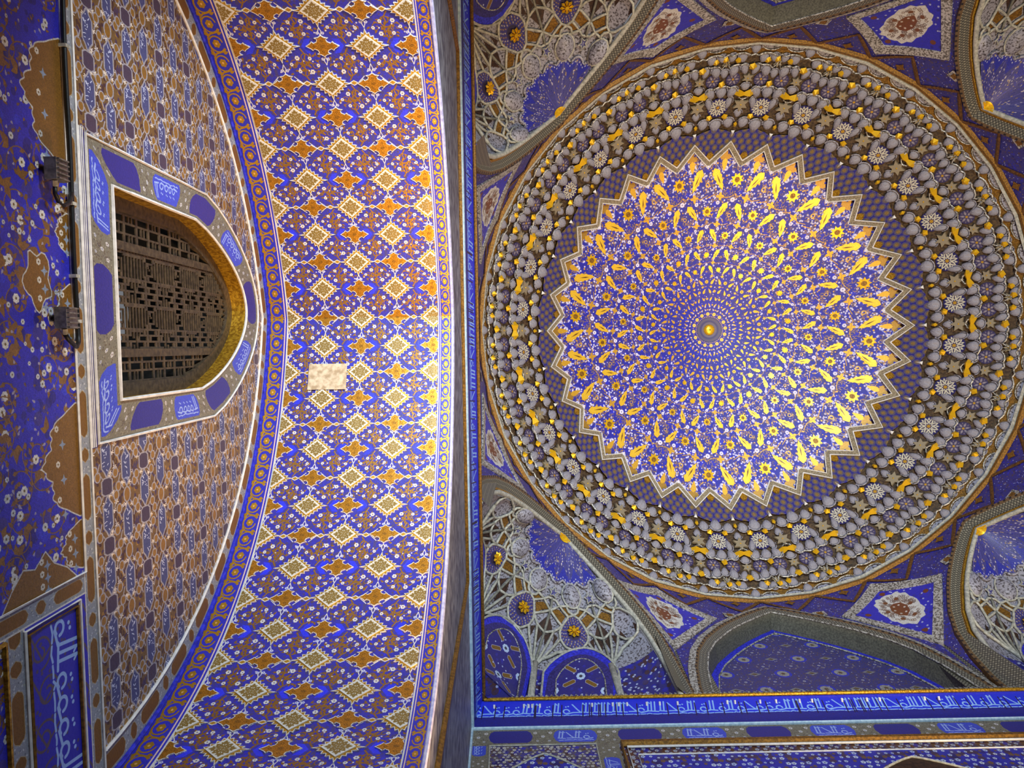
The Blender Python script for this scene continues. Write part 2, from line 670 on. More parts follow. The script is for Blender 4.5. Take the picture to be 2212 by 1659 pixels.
def tex_mosaic():
    """net of long blue cartouches, gold ovals and dark blocks; x runs along the wall, y upward"""
    A, B = .315, .46
    t = Tx(420, 620, 0, A, 0, B, (.46, .35, .19), True, True)
    t.m[:] = .5
    rng = random.Random(11)
    for i in range(260):
        x, y = rng.uniform(0, A), rng.uniform(0, B)
        a = rng.choice((0, pi)) + rng.uniform(-.7, .7)
        t.poly(leafp(x, y, a, rng.uniform(.02, .045), .007), rng.choice(((.30, .20, .16), (.62, .46, .20), (.28, .22, .34))), .4)
    W2 = (.62, .60, .63)

    def cart(cx, cy, L, h, col, ink):
        P = [(cx - L, cy), (cx - L * .72, cy + h * .45), (cx - L * .5, cy + h), (cx + L * .5, cy + h), (cx + L * .72, cy + h * .45),
             (cx + L, cy), (cx + L * .72, cy - h * .45), (cx + L * .5, cy - h), (cx - L * .5, cy - h), (cx - L * .72, cy - h * .45)]
        t.poly(P, col)
        for k in range(15):
            px, py = cx + rng.uniform(-.75, .75) * L, cy + rng.uniform(-.6, .6) * h
            if ink:
                t.line([(px, py), (px + rng.uniform(-.014, .014), py + rng.uniform(-.008, .008))], .004, (.78, .80, .90))
        t.outline(P, .007, W2)

    for yc, ph in ((.0575, 0.), (.1725, .5), (.2875, 0.25), (.4025, .75)):
        row = int(round((yc - .0575) / .115))
        x0 = ph * A
        for k in range(10):
            fx, fy = rng.uniform(0, A), yc + rng.uniform(-.05, .05)
            for a in range(5):
                t.line([(fx, fy), (fx + .011 * math.cos(a * 1.257), fy + .011 * math.sin(a * 1.257))], .0055, (.88, .83, .78))
        cart(x0, yc, .112, .027, (.27, .29, .47), True)
        ox = x0 + A / 2
        if row % 2 == 0:
            P = [(ox + .042 * math.cos(a * .524), yc + .020 * math.sin(a * .524)) for a in range(12)]
            t.poly(P, (.58, .42, .16), .8)
            t.outline(P, .007, W2)
        else:
            P = [(ox - .046, yc - .015), (ox - .032, yc - .030), (ox + .032, yc - .030), (ox + .046, yc - .015), (ox + .046, yc + .015),
                 (ox + .032, yc + .030), (ox - .032, yc + .030), (ox - .046, yc + .015)]
            t.poly(P, (.27, .22, .30))
            t.outline(P, .007, W2)
        for sx in (1, -1):
            for sy in (1, -1):
                qx, qy = ox + sx * .062, yc + sy * .05
                P = [(qx + .026 * math.cos(a * .524), qy + .015 * math.sin(a * .524)) for a in range(12)]
                t.poly(P, (.60, .44, .17), .8)
                t.outline(P, .006, W2)
                t.line([(ox + sx * .04, yc + sy * .02), (qx, qy - sy * .018)], .006, W2)
                t.line([(qx + sx * .02, qy), (x0 + (A if sx > 0 else 0) - sx * .03, yc + sy * .038)], .006, W2)
    t.speckle(.3, 2, 2)
    return t


def tex_ovals(L=.30, H=.11, ground=(.56, .58, .62)):
    """pale band with long and short gold cartouches"""
    t = Tx(512, 180, 0, L, 0, H, ground, True)
    rng = random.Random(2)
    for i in range(90):
        t.disc(rng.uniform(0, L), rng.uniform(0, H), .0035, rng.choice(((.75, .76, .78), (.42, .44, .48), (.66, .66, .6))))
    h = H * .29
    c = H / 2
    for x0, x1 in ((.03, .20), (.235, .29)):
        a, b = x0 * L / .30, x1 * L / .30
        P = [(a, c), (a + .012, c + h * .8), (a + .026, c + h), (b - .026, c + h), (b - .012, c + h * .8), (b, c), (b - .012, c - h * .8), (b - .026, c - h), (a + .026, c - h), (a + .012, c - h * .8)]
        t.poly(P, (.50, .35, .12), .6)
        t.outline(P, .003, (.66, .60, .48))
    t.rect(0, L, 0, .008, WHITE)
    t.rect(0, L, H - .008, H, WHITE)
    t.speckle(.25, 5, 2)
    return t


def tex_cartouche(L, H, dark=True, pair=True, seed=3, ground=(.46, .44, .38)):
    """inscription cartouches between flowered blocks, along x"""
    t = Tx(1024, max(64, int(1024 * H / L)), 0, L, 0, H, ground, True)
    rng = random.Random(seed)
    for i in range(500):
        t.disc(rng.uniform(0, L), rng.uniform(0, H), H * .02, rng.choice(((.60, .57, .50), (.30, .26, .28), (.36, .30, .22))))
    n = 2 if pair else 1
    for k in range(n):
        a, b = L * (k + .16) / n, L * (k + .84) / n
        q = H * .12
        c0, c1 = H * .14, H * .86
        P = [(a, H / 2), (a + q * .5, c1 - q), (a + q * 1.5, c1), (b - q * 1.5, c1), (b - q * .5, c1 - q), (b, H / 2), (b - q * .5, c0 + q), (b - q * 1.5, c0), (a + q * 1.5, c0), (a + q * .5, c0 + q)]
        light = k % 2 == 1 or not dark
        t.poly(P, (.24, .30, .78) if light else (.17, .16, .52))
        if light:
            script_band(t, a + q * 1.5, b - q, c0 + H * .08, c1 - H * .08, (.60, .68, .92), rng)
        m = L * (k + 1.0) / n
        for j in (-1, 0, 1):
            t.flower(m + j * H * .26, H * (.5 + .22 * (j % 2)), H * .07, (.78, .76, .76), BROWN, 5)
            t.flower(m + j * H * .2, H * (.5 - .26 * (j % 2)), H * .05, (.70, .70, .72), PURP, 5)
    t.speckle(.25, seed, 2)
    return t


def tex_floral(w, h, x0, x1, y0, y1, seed=4, lobes=None, base=BLUE, dens=1.0, wrap=False):
    """blue ground with coiling gilt stems and white daisies"""
    t = Tx(w, h, x0, x1, y0, y1, base, wrap, wrap)
    rng = random.Random(seed)
    ar = (x1 - x0) * (y1 - y0)
    for i in range(int(ar * 160 * dens)):
        t.disc(rng.uniform(x0, x1), rng.uniform(y0, y1), rng.uniform(.01, .04), rng.choice((PURP, DEEP, DEEP, (.19, .24, .82))), 0, .6)
    g = (.50, .36, .20)
    for i in range(int(ar * 34 * dens)):
        x, y = rng.uniform(x0, x1), rng.uniform(y0, y1)
        a0, sg = rng.uniform(0, 6.3), rng.choice((1, -1))
        P = spiral(x, y, rng.uniform(.07, .11), .02, a0, 1.35 * sg, 30)
        t.line(P, .0055, g, .4)
        for q in P[::4]:
            t.poly(leafp(q[0], q[1], rng.uniform(0, 6.3), .035, .011), g, .5)
        t.flower(P[-1][0], P[-1][1], .022, WHITE, (.45, .38, .2), 7)
    for i in range(int(ar * 34 * dens)):
        x, y = rng.uniform(x0, x1), rng.uniform(y0, y1)
        a = rng.uniform(0, 6.3)
        t.poly(leafp(x, y, a, .075, .02), g, .5)
        t.poly(leafp(x, y, a + 1.2, .05, .016), (.55, .40, .18), .5)
    for i in range(int(ar * 300 * dens)):
        x, y = rng.uniform(x0, x1), rng.uniform(y0, y1)
        t.poly(leafp(x, y, rng.uniform(0, 6.3), rng.uniform(.015, .03), .007), rng.choice((g, (.40, .30, .26), (.62, .60, .70))), .3)
    for i in range(int(ar * 62 * dens)):
        t.flower(rng.uniform(x0, x1), rng.uniform(y0, y1), rng.uniform(.009, .021), (.76, .77, .78), (.40, .36, .25), rng.choice((6, 8)), rng.uniform(0, 1))
    for P in (lobes or []):
        t.poly(P, (.50, .36, .15), .6)
        t.outline(P, .007, (.74, .74, .74))
        cx, cy = sum(p[0] for p in P) / len(P), sum(p[1] for p in P) / len(P)
        w_ = max(p[0] for p in P) - min(p[0] for p in P)
        for q in (-.3, 0, .3):
            t.flower(cx + q * w_, cy + .01, .016, (.80, .78, .74), (.4, .3, .15), 6)
            t.poly(starp(cx + (q + .14) * w_, cy + .05, .028, 4, .4), (.52, .58, .68))
    t.speckle(.25, seed, 2)
    return t


T_GROUND = tex_ground()
M_VAULT = mat_paint('blue_and_gold_vault_paint', T_GROUND, .45, .75, .2, 80)
M_MEDG = mat_paint('medallion_gilt_edge', tex_medallion(False), .45, .8, .25, 90)
M_MEDF = mat_paint('medallion_arabesque', tex_medallion(True), .42, .6, .15, 90)
M_CROSS = mat_paint('gilt_cross_paint', tex_cross(), .45, .8, .3, 70)
M_SCROLL = mat_paint('gilt_scroll_paint', tex_scroll(), .42, .8, .2, 90)
M_MOSAIC = mat_paint('brown_cartouche_net_paint', tex_mosaic(), .5, .35, .25, 60)
M_OVALS = mat_paint('gold_oval_band_paint', tex_ovals(), .5, .4, .25, 80)
M_CARTW = mat_paint('window_cartouche_paint', tex_cartouche(1.24, .22, True, True, 3), .5, .3, .25, 70)

# ================================================================== niche vault
PC = math.acos(AE / AR)
ARC = AR * PC
SK = [0, .262, .50, .742, .98, 1.213, 1.478, 1.735, 2.004, 2.30, 2.573, 2.858, 3.124, 3.396, 3.646, 3.88] + [3.88 + .25 * i for i in range(1, 20)]


def vault_pt(x, s, h=0., sg=1):
    """point on the niche vault: depth x, arc length s from the ridge, h into the room"""
    s = abs(s)
    if s <= ARC:
        p = PC - s / AR
        t, z = (AR - h) * math.cos(p) - AE, AZ + (AR - h) * math.sin(p)
    else:
        t, z = AR - AE - h, AZ - (s - ARC)
    return (x, YC + sg * max(t, 0), z)


XF0, XF1 = -1.935, -.603
vault = empty('niche_vault', (-1.3, YC, 5), 'blue and gold pointed barrel vault of diamond medallions over the niche', 'vault')
ss = [i * .12 for i in range(0, 48)]
S_END = ss[-1]
vfield, vback, vfront = [], [], []
for sg in (1, -1):
    fl = sg > 0
    V, F, UV = grid(lambda x, s: vault_pt(x, s, 0, sg), np.linspace(XF0, XF1, 5), ss, fl)
    UV = [((x + 1.605) / (2 * RX), (np.interp(s, SK, range(len(SK))) - 1) / 2) for x, s in UV]
    vfield.append((V, F, UV))
    V, F, UV = grid(lambda x, s: vault_pt(x, s, 0, sg), [XB, XF0], ss, fl)
    vback.append((V, F, [(s / .30, (XF0 - x) / (XF0 - XB)) for x, s in UV]))
    V, F, UV = grid(lambda x, s: vault_pt(x, s, 0, sg), [XF1, X0], ss, fl)
    vfront.append((V, F, [(s / .25, (x - XF1) / (X0 - XF1)) for x, s in UV]))
for nm, P, m in (('soffit', vfield, M_VAULT), ('scroll_border', vback, M_SCROLL), ('scroll_border', vfront, M_SCROLL)):
    V, F, UV = join(P)
    mesh(nm, V, F, m, vault, UV, True)
COLX = [-1.925, -1.605, -1.285, -.965, -.645]
LO, LF, CR = lozenge_serr(.147, .126, 5, .20), [(.098, 0), (0, .086), (-.098, 0), (0, -.086)], cross_out(.122, .083)
for sg in (1, -1):
    for k in range(0, 17):
        for c in range(5):
            cx, cs = COLX[c], SK[k]
            dia = (k + c) % 2 == 0
            if k == 2 and c == 1 and sg == 1:
                continue                                    # lost under the bare patch

            def cl(P):
                Q = [(cx + a, cs + b) for a, b in P]
                Q = clip_half(clip_half(Q, 0, XF0 + .002, False), 0, XF1 - .002, True)
                return clip_half(Q, 1, .002, False)
            fn = lambda a, b, h: vault_pt(a, b, h, sg)

            def plate(nm, P, h0, h1, m, sx, sy, par):
                Q = cl(P)
                if len(Q) < 3:
                    return None
                if sg < 0:
                    Q = Q[::-1]
                V, F, UV = slab(Q, fn, h0, h1, lambda a, b: (.5 + (a - cx) / (2 * sx), .5 + (b - cs) / (2 * sy)))
                return mesh(nm, V, F, m, par, UV)
            if dia:
                o = plate('medallion', LO, -.004, .008, M_MEDG, .156, .134, vault)
                if o:
                    plate('medallion_face', LF, .002, .014, M_MEDF, .100, .088, o)
            else:
                plate('gilt_cross', CR, -.004, .008, M_CROSS, .122, .083, vault)
# bare plaster repair near the ridge
Q = [(-1.735, .425), (-1.40, .435), (-1.395, .66), (-1.72, .665)]
V, F, UV = grid(lambda a, b: vault_pt(a, b, .016 + .003 * math.sin(a * 90) * math.sin(b * 70), 1), np.linspace(-1.735, -1.40, 12), np.linspace(.425, .663, 9), True)
o = mesh('plaster_patch', V, F, M_PLASTER, None, None, True)
tag(o, 'bare beige plaster patch interrupting the blue and gold vault pattern', 'patch')

# ================================================================== back wall of the niche
AXW = -.045


def arch_outline(hw, zb, zs, za, n=14, k=1.9):
    """closed outline (y', z) from lower -y corner, up, over the arch, down, along the sill"""
    P = [(AXW - hw, zb + (zs - zb) * i / 5) for i in range(5)]
    for i in range(2 * n + 1):
        q = -1 + i / n
        P.append((AXW + hw * q, zs + (za - zs) * max(0., 1 - abs(q) ** k) ** (1 / 1.25)))
    P += [(AXW + hw, zs + (zb - zs) * i / 5) for i in range(1, 6)]
    P += [(AXW + hw - 2 * hw * i / 8, zb) for i in range(1, 8)]
    return P


WO = arch_outline(.79, 3.825, 5.35, 6.36)
WI = arch_outline(.58, 4.065, 5.15, 6.08)


def wall_pt(y, z, h=0.):
    return (XB + h, YC + y, z)


lun = empty('lunette', (XB, YC, 3.76), 'arched brown wall panel with blue cartouches around the lattice window', 'wall panel')
ZL = 3.765


def lun_outer(off):
    P = []
    for i in range(0, 61):
        s = -ARC * 1.03 + 2 * ARC * 1.03 * i / 60
        x, y, z = vault_pt(0, s, off, 1 if s >= 0 else -1)
        P.append((y - YC, max(z, ZL)))
    return P


def radial(P, C, ang):
    """first crossing of a ray from C with closed outline P"""
    d = (math.cos(ang), math.sin(ang))
    best = None
    for i in range(len(P)):
        a, b = P[i], P[(i + 1) % len(P)]
        ex, ey = b[0] - a[0], b[1] - a[1]
        den = d[0] * ey - d[1] * ex
        if abs(den) < 1e-12:
            continue
        t = ((a[0] - C[0]) * ey - (a[1] - C[1]) * ex) / den
        u = ((a[0] - C[0]) * d[1] - (a[1] - C[1]) * d[0]) / den
        if t > 0 and -1e-6 <= u <= 1 + 1e-6:
            best = t if best is None else max(best, t)
    return (C[0] + d[0] * best, C[1] + d[1] * best)


BW = .17
CW = (AXW, 4.7)
out_in = lun_outer(BW)
out_poly = [(y, z) for y, z in out_in] + [(out_in[-1][0], ZL), (out_in[0][0], ZL)]
angs = sorted(set([2 * pi * i / 120 for i in range(120)] + [math.atan2(z - CW[1], y - CW[0]) % (2 * pi) for y, z in (WO[0], WO[5 + 28 + 4 + 0], out_poly[-1], out_poly[-2])]))
V, F, UV = [], [], []
for a in angs:
    p, q = radial(WO, CW, a), radial(out_poly, CW, a)
    for k in range(3):
        y, z = p[0] + (q[0] - p[0]) * k / 2, p[1] + (q[1] - p[1]) * k / 2
        V.append(wall_pt(y, z))
        UV.append(((y + .04) / .315, z / .80))
n = len(angs)
for i in range(n):
    for k in range(2):
        j = (i + 1) % n
        F.append((i * 3 + k, j * 3 + k, j * 3 + k + 1, i * 3 + k + 1)[::-1])
mesh('cartouche_field', V, F, M_MOSAIC, lun, UV)
oo = lun_outer(0)
V, F, UV, d = [], [], [], 0
for i in range(61):
    if i:
        d += math.hypot(oo[i][0] - oo[i - 1][0], oo[i][1] - oo[i - 1][1])
    for P, v in ((out_in, 1), (oo, 0)):
        V.append(wall_pt(P[i][0], P[i][1]))
        UV.append((d / .42, v))
    if i:
        b = 2 * i
        F.append((b - 2, b - 1, b + 1, b))
mesh('oval_border', V, F, M_OVALS, lun, UV)
V, F, _ = tube([wall_pt(y, z, .006) for y, z in out_in], .010, 5)
mesh('white_line', V, F, M_WHITE, lun)
V, F, _ = tube([wall_pt(y, z, .008) for y, z in lun_outer(.012)], .014, 5)
mesh('blue_line', V, F, M_BLUE, lun)

# window: painted surround, gilt reveal, wooden lattice
win = empty('window_1', (XB, YC + AXW, 4.06), kind='structure')
V, F, UV, d = [], [], [], 0
m = len(WO)
for i in range(m + 1):
    a, b = WO[i % m], WI[i % m]
    if i:
        d += math.hypot(a[0] - WO[(i - 1) % m][0], a[1] - WO[(i - 1) % m][1])
    V += [wall_pt(*a, .004), wall_pt(*b, .004)]
    UV += [(d / 1.24, 0), (d / 1.24, 1)]
    if i:
        q = 2 * i
        F.append((q - 2, q, q + 1, q - 1))
mesh('cartouche_surround', V, F, M_CARTW, win, UV)
for P, r in ((WO, .008), (WI, .010)):
    V, F, _ = tube([wall_pt(y, z, .008) for y, z in P], r, 5, True)
    mesh('white_moulding', V, F, M_WHITE, win)
LD = .13
V, F = [], []
for i in range(m):
    V += [wall_pt(*WI[i], .004), wall_pt(*WI[i], -LD)]
    j = (i + 1) % m
    F.append((2 * i, 2 * i + 1, 2 * j + 1, 2 * j))
mesh('gilt_reveal', V, F, M_GOLD, win)
M_WOOD = mat_noise('lattice_wood', (.20, .16, .11), (.31, .255, .18), 30, .6, 0, .3)
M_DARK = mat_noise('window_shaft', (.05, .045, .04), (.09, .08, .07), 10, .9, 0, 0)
V, F = [], []
for i in range(m):
    V += [wall_pt(*WI[i], -LD), wall_pt(*WI[i], -.95)]
    j = (i + 1) % m
    F.append((2 * i, 2 * i + 1, 2 * j + 1, 2 * j))
mesh('window_shaft', V, F, M_DARK, win)


def inside(y, z, P):
    c = False
    for i in range(len(P)):
        (ay, az), (by, bz) = P[i], P[(i + 1) % len(P)]
        if (az > z) != (bz > z) and y < (by - ay) * (z - az) / (bz - az) + ay:
            c = not c
    return c


WB = arch_outline(.50, 4.125, 5.10, 5.98)
# wooden board frame between reveal and lattice
V, F = [], []
for i in range(m):
    V += [wall_pt(*WI[i], -LD + .02), wall_pt(*WB[i], -LD + .02), wall_pt(*WB[i], -LD - .03)]
    j = (i + 1) % m
    F += [(3 * i, 3 * j, 3 * j + 1, 3 * i + 1), (3 * i + 1, 3 * j + 1, 3 * j + 2, 3 * i + 2)]
mesh('board_frame', V, F, M_WOOD, win)
for nm, y0, y1, z0, z1 in (('rail', -.375, -.325, 4.06, 5.78), ('rail', .255, .305, 4.06, 5.80), ('stile', -.545, .455, 4.20, 4.235)):
    V, F, UV = box(XB - LD - .025, XB - LD + .016, YC + y0, YC + y1, z0, z1)
    mesh(nm, V, F, M_WOOD, win)
bars, p = [], .0125
ny, nz = int(1.0 / p), int(1.86 / p)


def solid(i, j):
    y, z = AXW - .5 + (i + .5) * p, 4.125 + (j + .5) * p
    yr = y - AXW
    if yr < -.33 or yr > .35 or z < 4.20:                    # outer rows: small square cells
        a, b = i % 14, j % 12
        if b in (0, 1) or a in (0,):
            return True
        alt = ((j // 12) + (i // 14)) % 2
        if (a in (4, 9)):
            return True
        mid = 5 <= a <= 8
        return (b in (5, 8)) if (mid == bool(alt)) else False
    a, b = i % 24 - 12, j % 32 - 16
    u = abs(a) / 12. + abs(b) / 16.
    if u < 1:                                                # lozenges of short upright-laid openings
        return (i % 3 == 0) or (b + 20) % 6 in (0, 1) and (i // 3 + j // 6) % 2 == 0 or (b + 17) % 12 in (0, 1)
    return j % 3 == 0 or (a + 30) % 12 in (0, 1)


P_, NB = [], 0
for i in range(ny):
    j = 0
    while j < nz:
        y, z = AXW - .5 + (i + .5) * p, 4.125 + (j + .5) * p
        if solid(i, j) and inside(y, z, WB):
            k = j
            while k < nz and solid(i, k) and inside(y, 4.125 + (k + .5) * p, WB):
                k += 1
            P_.append(box(XB - LD - .004, XB - LD + .004, YC + y - p / 2, YC + y + p / 2, 4.125 + j * p, 4.125 + k * p))
            j = k
        else:
            j += 1
V, F, UV = join(P_)
o = mesh('lattice_bars', V, F, M_WOOD, win)
o['kind'] = 'stuff'

# lower wall of the niche
wn = empty('wall_niche', (XB, YC, FLOOR), kind='structure')


def lobe(y0, z0, pts):
    return [(y0 + a, z0 + b) for a, b in pts]


ZP = 3.655
LB = []
for yc, w_, dp in ((-2.0, .34, .24), (-1.62, .2, .10), (-.92, .62, .25), (.08, .28, .10), (.80, .56, .23), (-.3, .2, .08), (1.22, .24, .14)):
    P = [(yc - w_ / 2, ZP + .02)]
    for i in range(61):
        q = -1 + i / 30
        e = dp * (1 - abs(q) ** 2.6) * (1 + .10 * abs(math.cos(5.5 * pi * q)) + .12 * math.cos(3 * pi * q))
        P.append((yc + q * w_ / 2, ZP - e - .012))
    P.append((yc + w_ / 2, ZP + .02))
    LB.append(P)
LB.append([(-.06 + (.17 + .03 * math.cos(5 * a)) * math.cos(a) * .75, 3.40 + (.15 + .03 * math.cos(5 * a + 1)) * math.sin(a) * .62) for a in [i * .21 for i in range(30)]])
LB.append([(1.37, 3.60), (1.30, 3.52), (1.25, 3.42), (1.18, 3.36), (1.24, 3.28), (1.22, 3.2), (1.29, 3.12), (1.37, 3.05)])
M_FLORAL = mat_paint('blue_floral_wall_paint', tex_floral(2048, 420, -2.5, 1.365, 2.87, 3.66, 21, LB), .45, .4, .2, 70)


def panel(name, y0, y1, z0, z1, m, uv, h=0.):
    V = [wall_pt(y0, z0, h), wall_pt(y1, z0, h), wall_pt(y1, z1, h), wall_pt(y0, z1, h)]
    UV = [uv(y0, z0), uv(y1, z0), uv(y1, z1), uv(y0, z1)]
    return mesh(name, V, [(0, 3, 2, 1)], m, wn, UV)


panel('floral_panel', -2.56, 1.365, 2.08, ZP, M_FLORAL, lambda y, z: ((y + 2.5) / 3.865, (z - 2.87) / .79))
panel('oval_band', -2.56, 2.56, ZP, ZL, M_OVALS, lambda y, z: (y / .42, (z - ZP) / .11))
panel('oval_band', 1.365, 1.475, 2.08, ZP, M_OVALS, lambda y, z: (z / .42, (y - 1.365) / .11))
panel('oval_band', 1.475, 2.56, 3.055, 3.19, M_OVALS, lambda y, z: (y / .42, (z - 3.055) / .135))
tc = Tx(1024, 400, 1.475, 2.56, 3.19, 3.60, BLUE)
r9 = random.Random(8)
for i in range(5):
    tc.line(spiral(1.62 + .2 * i, 3.29 + .04 * (i % 2), .085, .02, i, 1.4, 30), .012, (.36, .30, .34))
    tc.line([(1.52 + .2 * i, 3.22), (1.66 + .2 * i, 3.30), (1.60 + .2 * i, 3.40)], .012, (.36, .30, .34))
for i in range(60):
    tc.disc(r9.uniform(1.5, 2.5), r9.uniform(3.21, 3.55), .009, (.32, .27, .42))
script_band(tc, 1.53, 2.5, 3.36, 3.565, (.62, .74, .95), r9)
panel('inscription_panel', 1.475, 2.56, 3.19, ZP, mat_paint('blue_inscription_panel_paint', tc, .45, .3, .15, 70), lambda y, z: ((y - 1.475) / 1.085, (z - 3.19) / .41))
panel('floral_panel', 1.475, 2.56, 2.08, 3.055, M_FLORAL, lambda y, z: ((y + 1.5) / 3.865, (z - 2.0) / .79))
panel('dark_line_bed', -.85, .765, ZL, 3.822, M_DEEP, lambda y, z: (y, z), .003)
panel('plain_dado', -2.56, 2.56, FLOOR, 2.08, M_DEEP, lambda y, z: (y, z))
for nm, m, pts, r in (('white_frame_line', M_WHITE, [(-2.5, ZP + .004), (1.366, ZP + .004), (1.366, 2.1)], .009),
                      ('white_frame_line', M_WHITE, [(2.54, 3.60), (1.487, 3.60), (1.487, 3.185), (2.54, 3.185)], .009),
                      ('gold_frame_line', M_OLDGOLD, [(2.54, 3.578), (1.510, 3.578), (1.510, 3.207), (2.54, 3.207)], .010),
                      ('gold_frame_line', M_GOLD, [(2.54, 3.052), (1.487, 3.052), (1.487, 2.1)], .013),
                      ('white_frame_line', M_WHITE, [(-.86, 3.772), (.76, 3.772)], .004), ('white_frame_line', M_WHITE, [(-.86, 3.787), (.76, 3.787)], .004),
                      ('white_frame_line', M_WHITE, [(-.86, 3.803), (.76, 3.803)], .004),
                      ('white_frame_line', M_WHITE, [(-2.5, 3.757), (2.5, 3.757)], .007)):
    V, F, _ = tube([wall_pt(y, z, .005) for y, z in pts], r, 5)
    mesh(nm, V, F, m, wn)

# floodlights and their cable
M_BLACK = mat_noise('black_rubber', (.02, .02, .022), (.05, .05, .05), 30, .5, 0, .1)
M_ALU = mat_noise('grey_metal', (.42, .41, .39), (.58, .57, .54), 40, .4, .6, .1)
M_GLASS = mat_noise('lamp_glass', (.72, .74, .70), (.86, .86, .80), 8, .12, 0, 0)
for yl, zl, lab in ((-.565, 3.49, 'small grey floodlight under a gold scallop on the wall cable, with bright white glass'),
                    (.115, 3.515, 'small grey floodlight beside the gold star flower, where the wall cable ends')):
    L = empty('floodlight', wall_pt(yl, zl - .05), lab, 'floodlight', 'floodlights on the niche wall')
    y0 = YC + yl
    mesh('housing', *box(XB + .03, XB + .085, y0 - .055, y0 + .045, zl - .055, zl + .035)[:2], M_ALU, L)
    mesh('glass', *box(XB + .036, XB + .080, y0 - .048, y0 + .038, zl + .035, zl + .042)[:2], M_GLASS, L)
    for k in range(5):
        mesh('cooling_fin', *box(XB + .085, XB + .097, y0 - .052 + .022 * k, y0 - .046 + .022 * k, zl - .05, zl + .03)[:2], M_ALU, L)
    mesh('bracket', *box(XB + .0, XB + .03, y0 - .02, y0 + .01, zl - .02, zl)[:2], M_ALU, L)
    V, F, _ = tube([(XB + .06, y0 + .045, zl - .03), (XB + .055, y0 + .07, zl - .02)], .013, 8)
    mesh('cable_gland', V, F, M_PALE, L)
P = []
for i in range(40):
    y = -2.45 + (.19 + 2.45) * i / 39
    P.append(wall_pt(y, ZP + .002 + .004 * math.sin(y * 7), .022))
P += [wall_pt(.225, 3.645, .03), wall_pt(.245, 3.61, .04), wall_pt(.235, 3.57, .05), wall_pt(.21, 3.52, .055), wall_pt(.185, 3.495, .055)]
V, F, _ = tube(P, .011, 8)
cab = empty('power_cable', wall_pt(-1, ZP), 'black power cable running along the ledge above the blue floral wall', 'cable')
mesh('main_run', V, F, M_BLACK, cab, None, True)
V, F, _ = tube([wall_pt(-.495, 3.47, .055), wall_pt(-.46, 3.47, .055), wall_pt(-.43, 3.50, .05), wall_pt(-.42, 3.55, .045), wall_pt(-.44, 3.60, .04), wall_pt(-.47, 3.635, .03), wall_pt(-.50, 3.652, .024)], .010, 8)
mesh('branch', V, F, M_BLACK, cab, None, True)
for y in (-1.9, -1.2, -.45, -.1, .12):
    V, F, UV = box(XB, XB + .036, YC + y - .008, YC + y + .008, ZP - .014, ZP + .018)
    mesh('clip', V, F, M_PALE, cab)
# ================================================================== hall: floor, walls, inscription cornice
def quad(name, P, m, parent=None, uv=((0, 0), (1, 0), (1, 1), (0, 1))):
    return mesh(name, P, [(0, 1, 2, 3)], m, parent, uv)


M_FLOOR = mat_noise('carpet', (.30, .20, .18), (.42, .32, .28), 6, .9, 0, .1)
fl = quad('floor', [(-3, -7, FLOOR), (11, -7, FLOOR), (11, 7, FLOOR), (-3, 7, FLOOR)], M_FLOOR)
tag(fl, kind='structure')
M_SPAN = mat_noise('streaked_grey_blue_paint', (.40, .39, .46), (.68, .68, .72), 9, .5, .1, .2, 8)
# wall of the arch
wl = empty('wall_left', (X0, YC, FLOOR), kind='structure')
V, F = [], []
ts = [-HW - .3, -HW, -3.6, -2.9] + list(np.linspace(-(AR - AE), AR - AE, 61)) + [2.9, 3.6, HW, HW + .3]
for t in ts:
    z0 = AZ + math.sqrt(max(AR * AR - (abs(t) + AE) ** 2, 0))
    V += [(X0, YC + t, z0), (X0, YC + t, (z0 + Z1) / 2), (X0, YC + t, Z1 + .02)]
for i in range(len(ts) - 1):
    for k in (0, 1):
        a, b = 3 * i + k, 3 * (i + 1) + k
        F.append((a, b, b + 1, a + 1))
mesh('plaster_face', V, F, M_SPAN, wl)
for sg in (1, -1):                                              # jambs below the springing
    y, y1 = YC + sg * (AR - AE), YC + sg * (HW + .3)
    mesh('jamb', [(X0, y, FLOOR), (X0, y1, FLOOR), (X0, y1, AZ), (X0, y, AZ)], [(0, 1, 2, 3)], M_SPAN, wl)
if True:
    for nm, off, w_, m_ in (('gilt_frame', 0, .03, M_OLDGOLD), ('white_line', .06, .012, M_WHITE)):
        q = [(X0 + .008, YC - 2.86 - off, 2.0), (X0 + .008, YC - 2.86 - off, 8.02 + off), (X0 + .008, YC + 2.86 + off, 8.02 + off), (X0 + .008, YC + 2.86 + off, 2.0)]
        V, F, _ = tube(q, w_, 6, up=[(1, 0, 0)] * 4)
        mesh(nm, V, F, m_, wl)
V, F, _ = tube([(X0 + .004,) + vault_pt(0, s, .0, 1 if s >= 0 else -1)[1:] for s in np.linspace(-5.2, 5.2, 90)], .016, 6)
mesh('arch_edge', V, F, mat_noise('lilac_line', (.66, .66, .84), (.80, .80, .92), 30, .4, 0, .1), wl)

# wall at the photo's foot
wf = empty('wall_front', (XC, Y0, FLOOR), kind='structure')


def fpanel(name, x0, x1, z0, z1, m, uv, h=0., par=None):
    P = [(XC + x0, Y0 - h, z0), (XC + x1, Y0 - h, z0), (XC + x1, Y0 - h, z1), (XC + x0, Y0 - h, z1)]
    return mesh(name, P, [(0, 1, 2, 3)], m, par or wf, [uv(x0, z0), uv(x1, z0), uv(x1, z1), uv(x0, z1)])


M_CARTF = mat_paint('front_cartouche_paint', tex_cartouche(1.49, .34, True, True, 6), .5, .3, .2, 60)
M_CARTV = mat_paint('upright_cartouche_paint', tex_cartouche(.9, .2, False, False, 7), .5, .3, .2, 60)


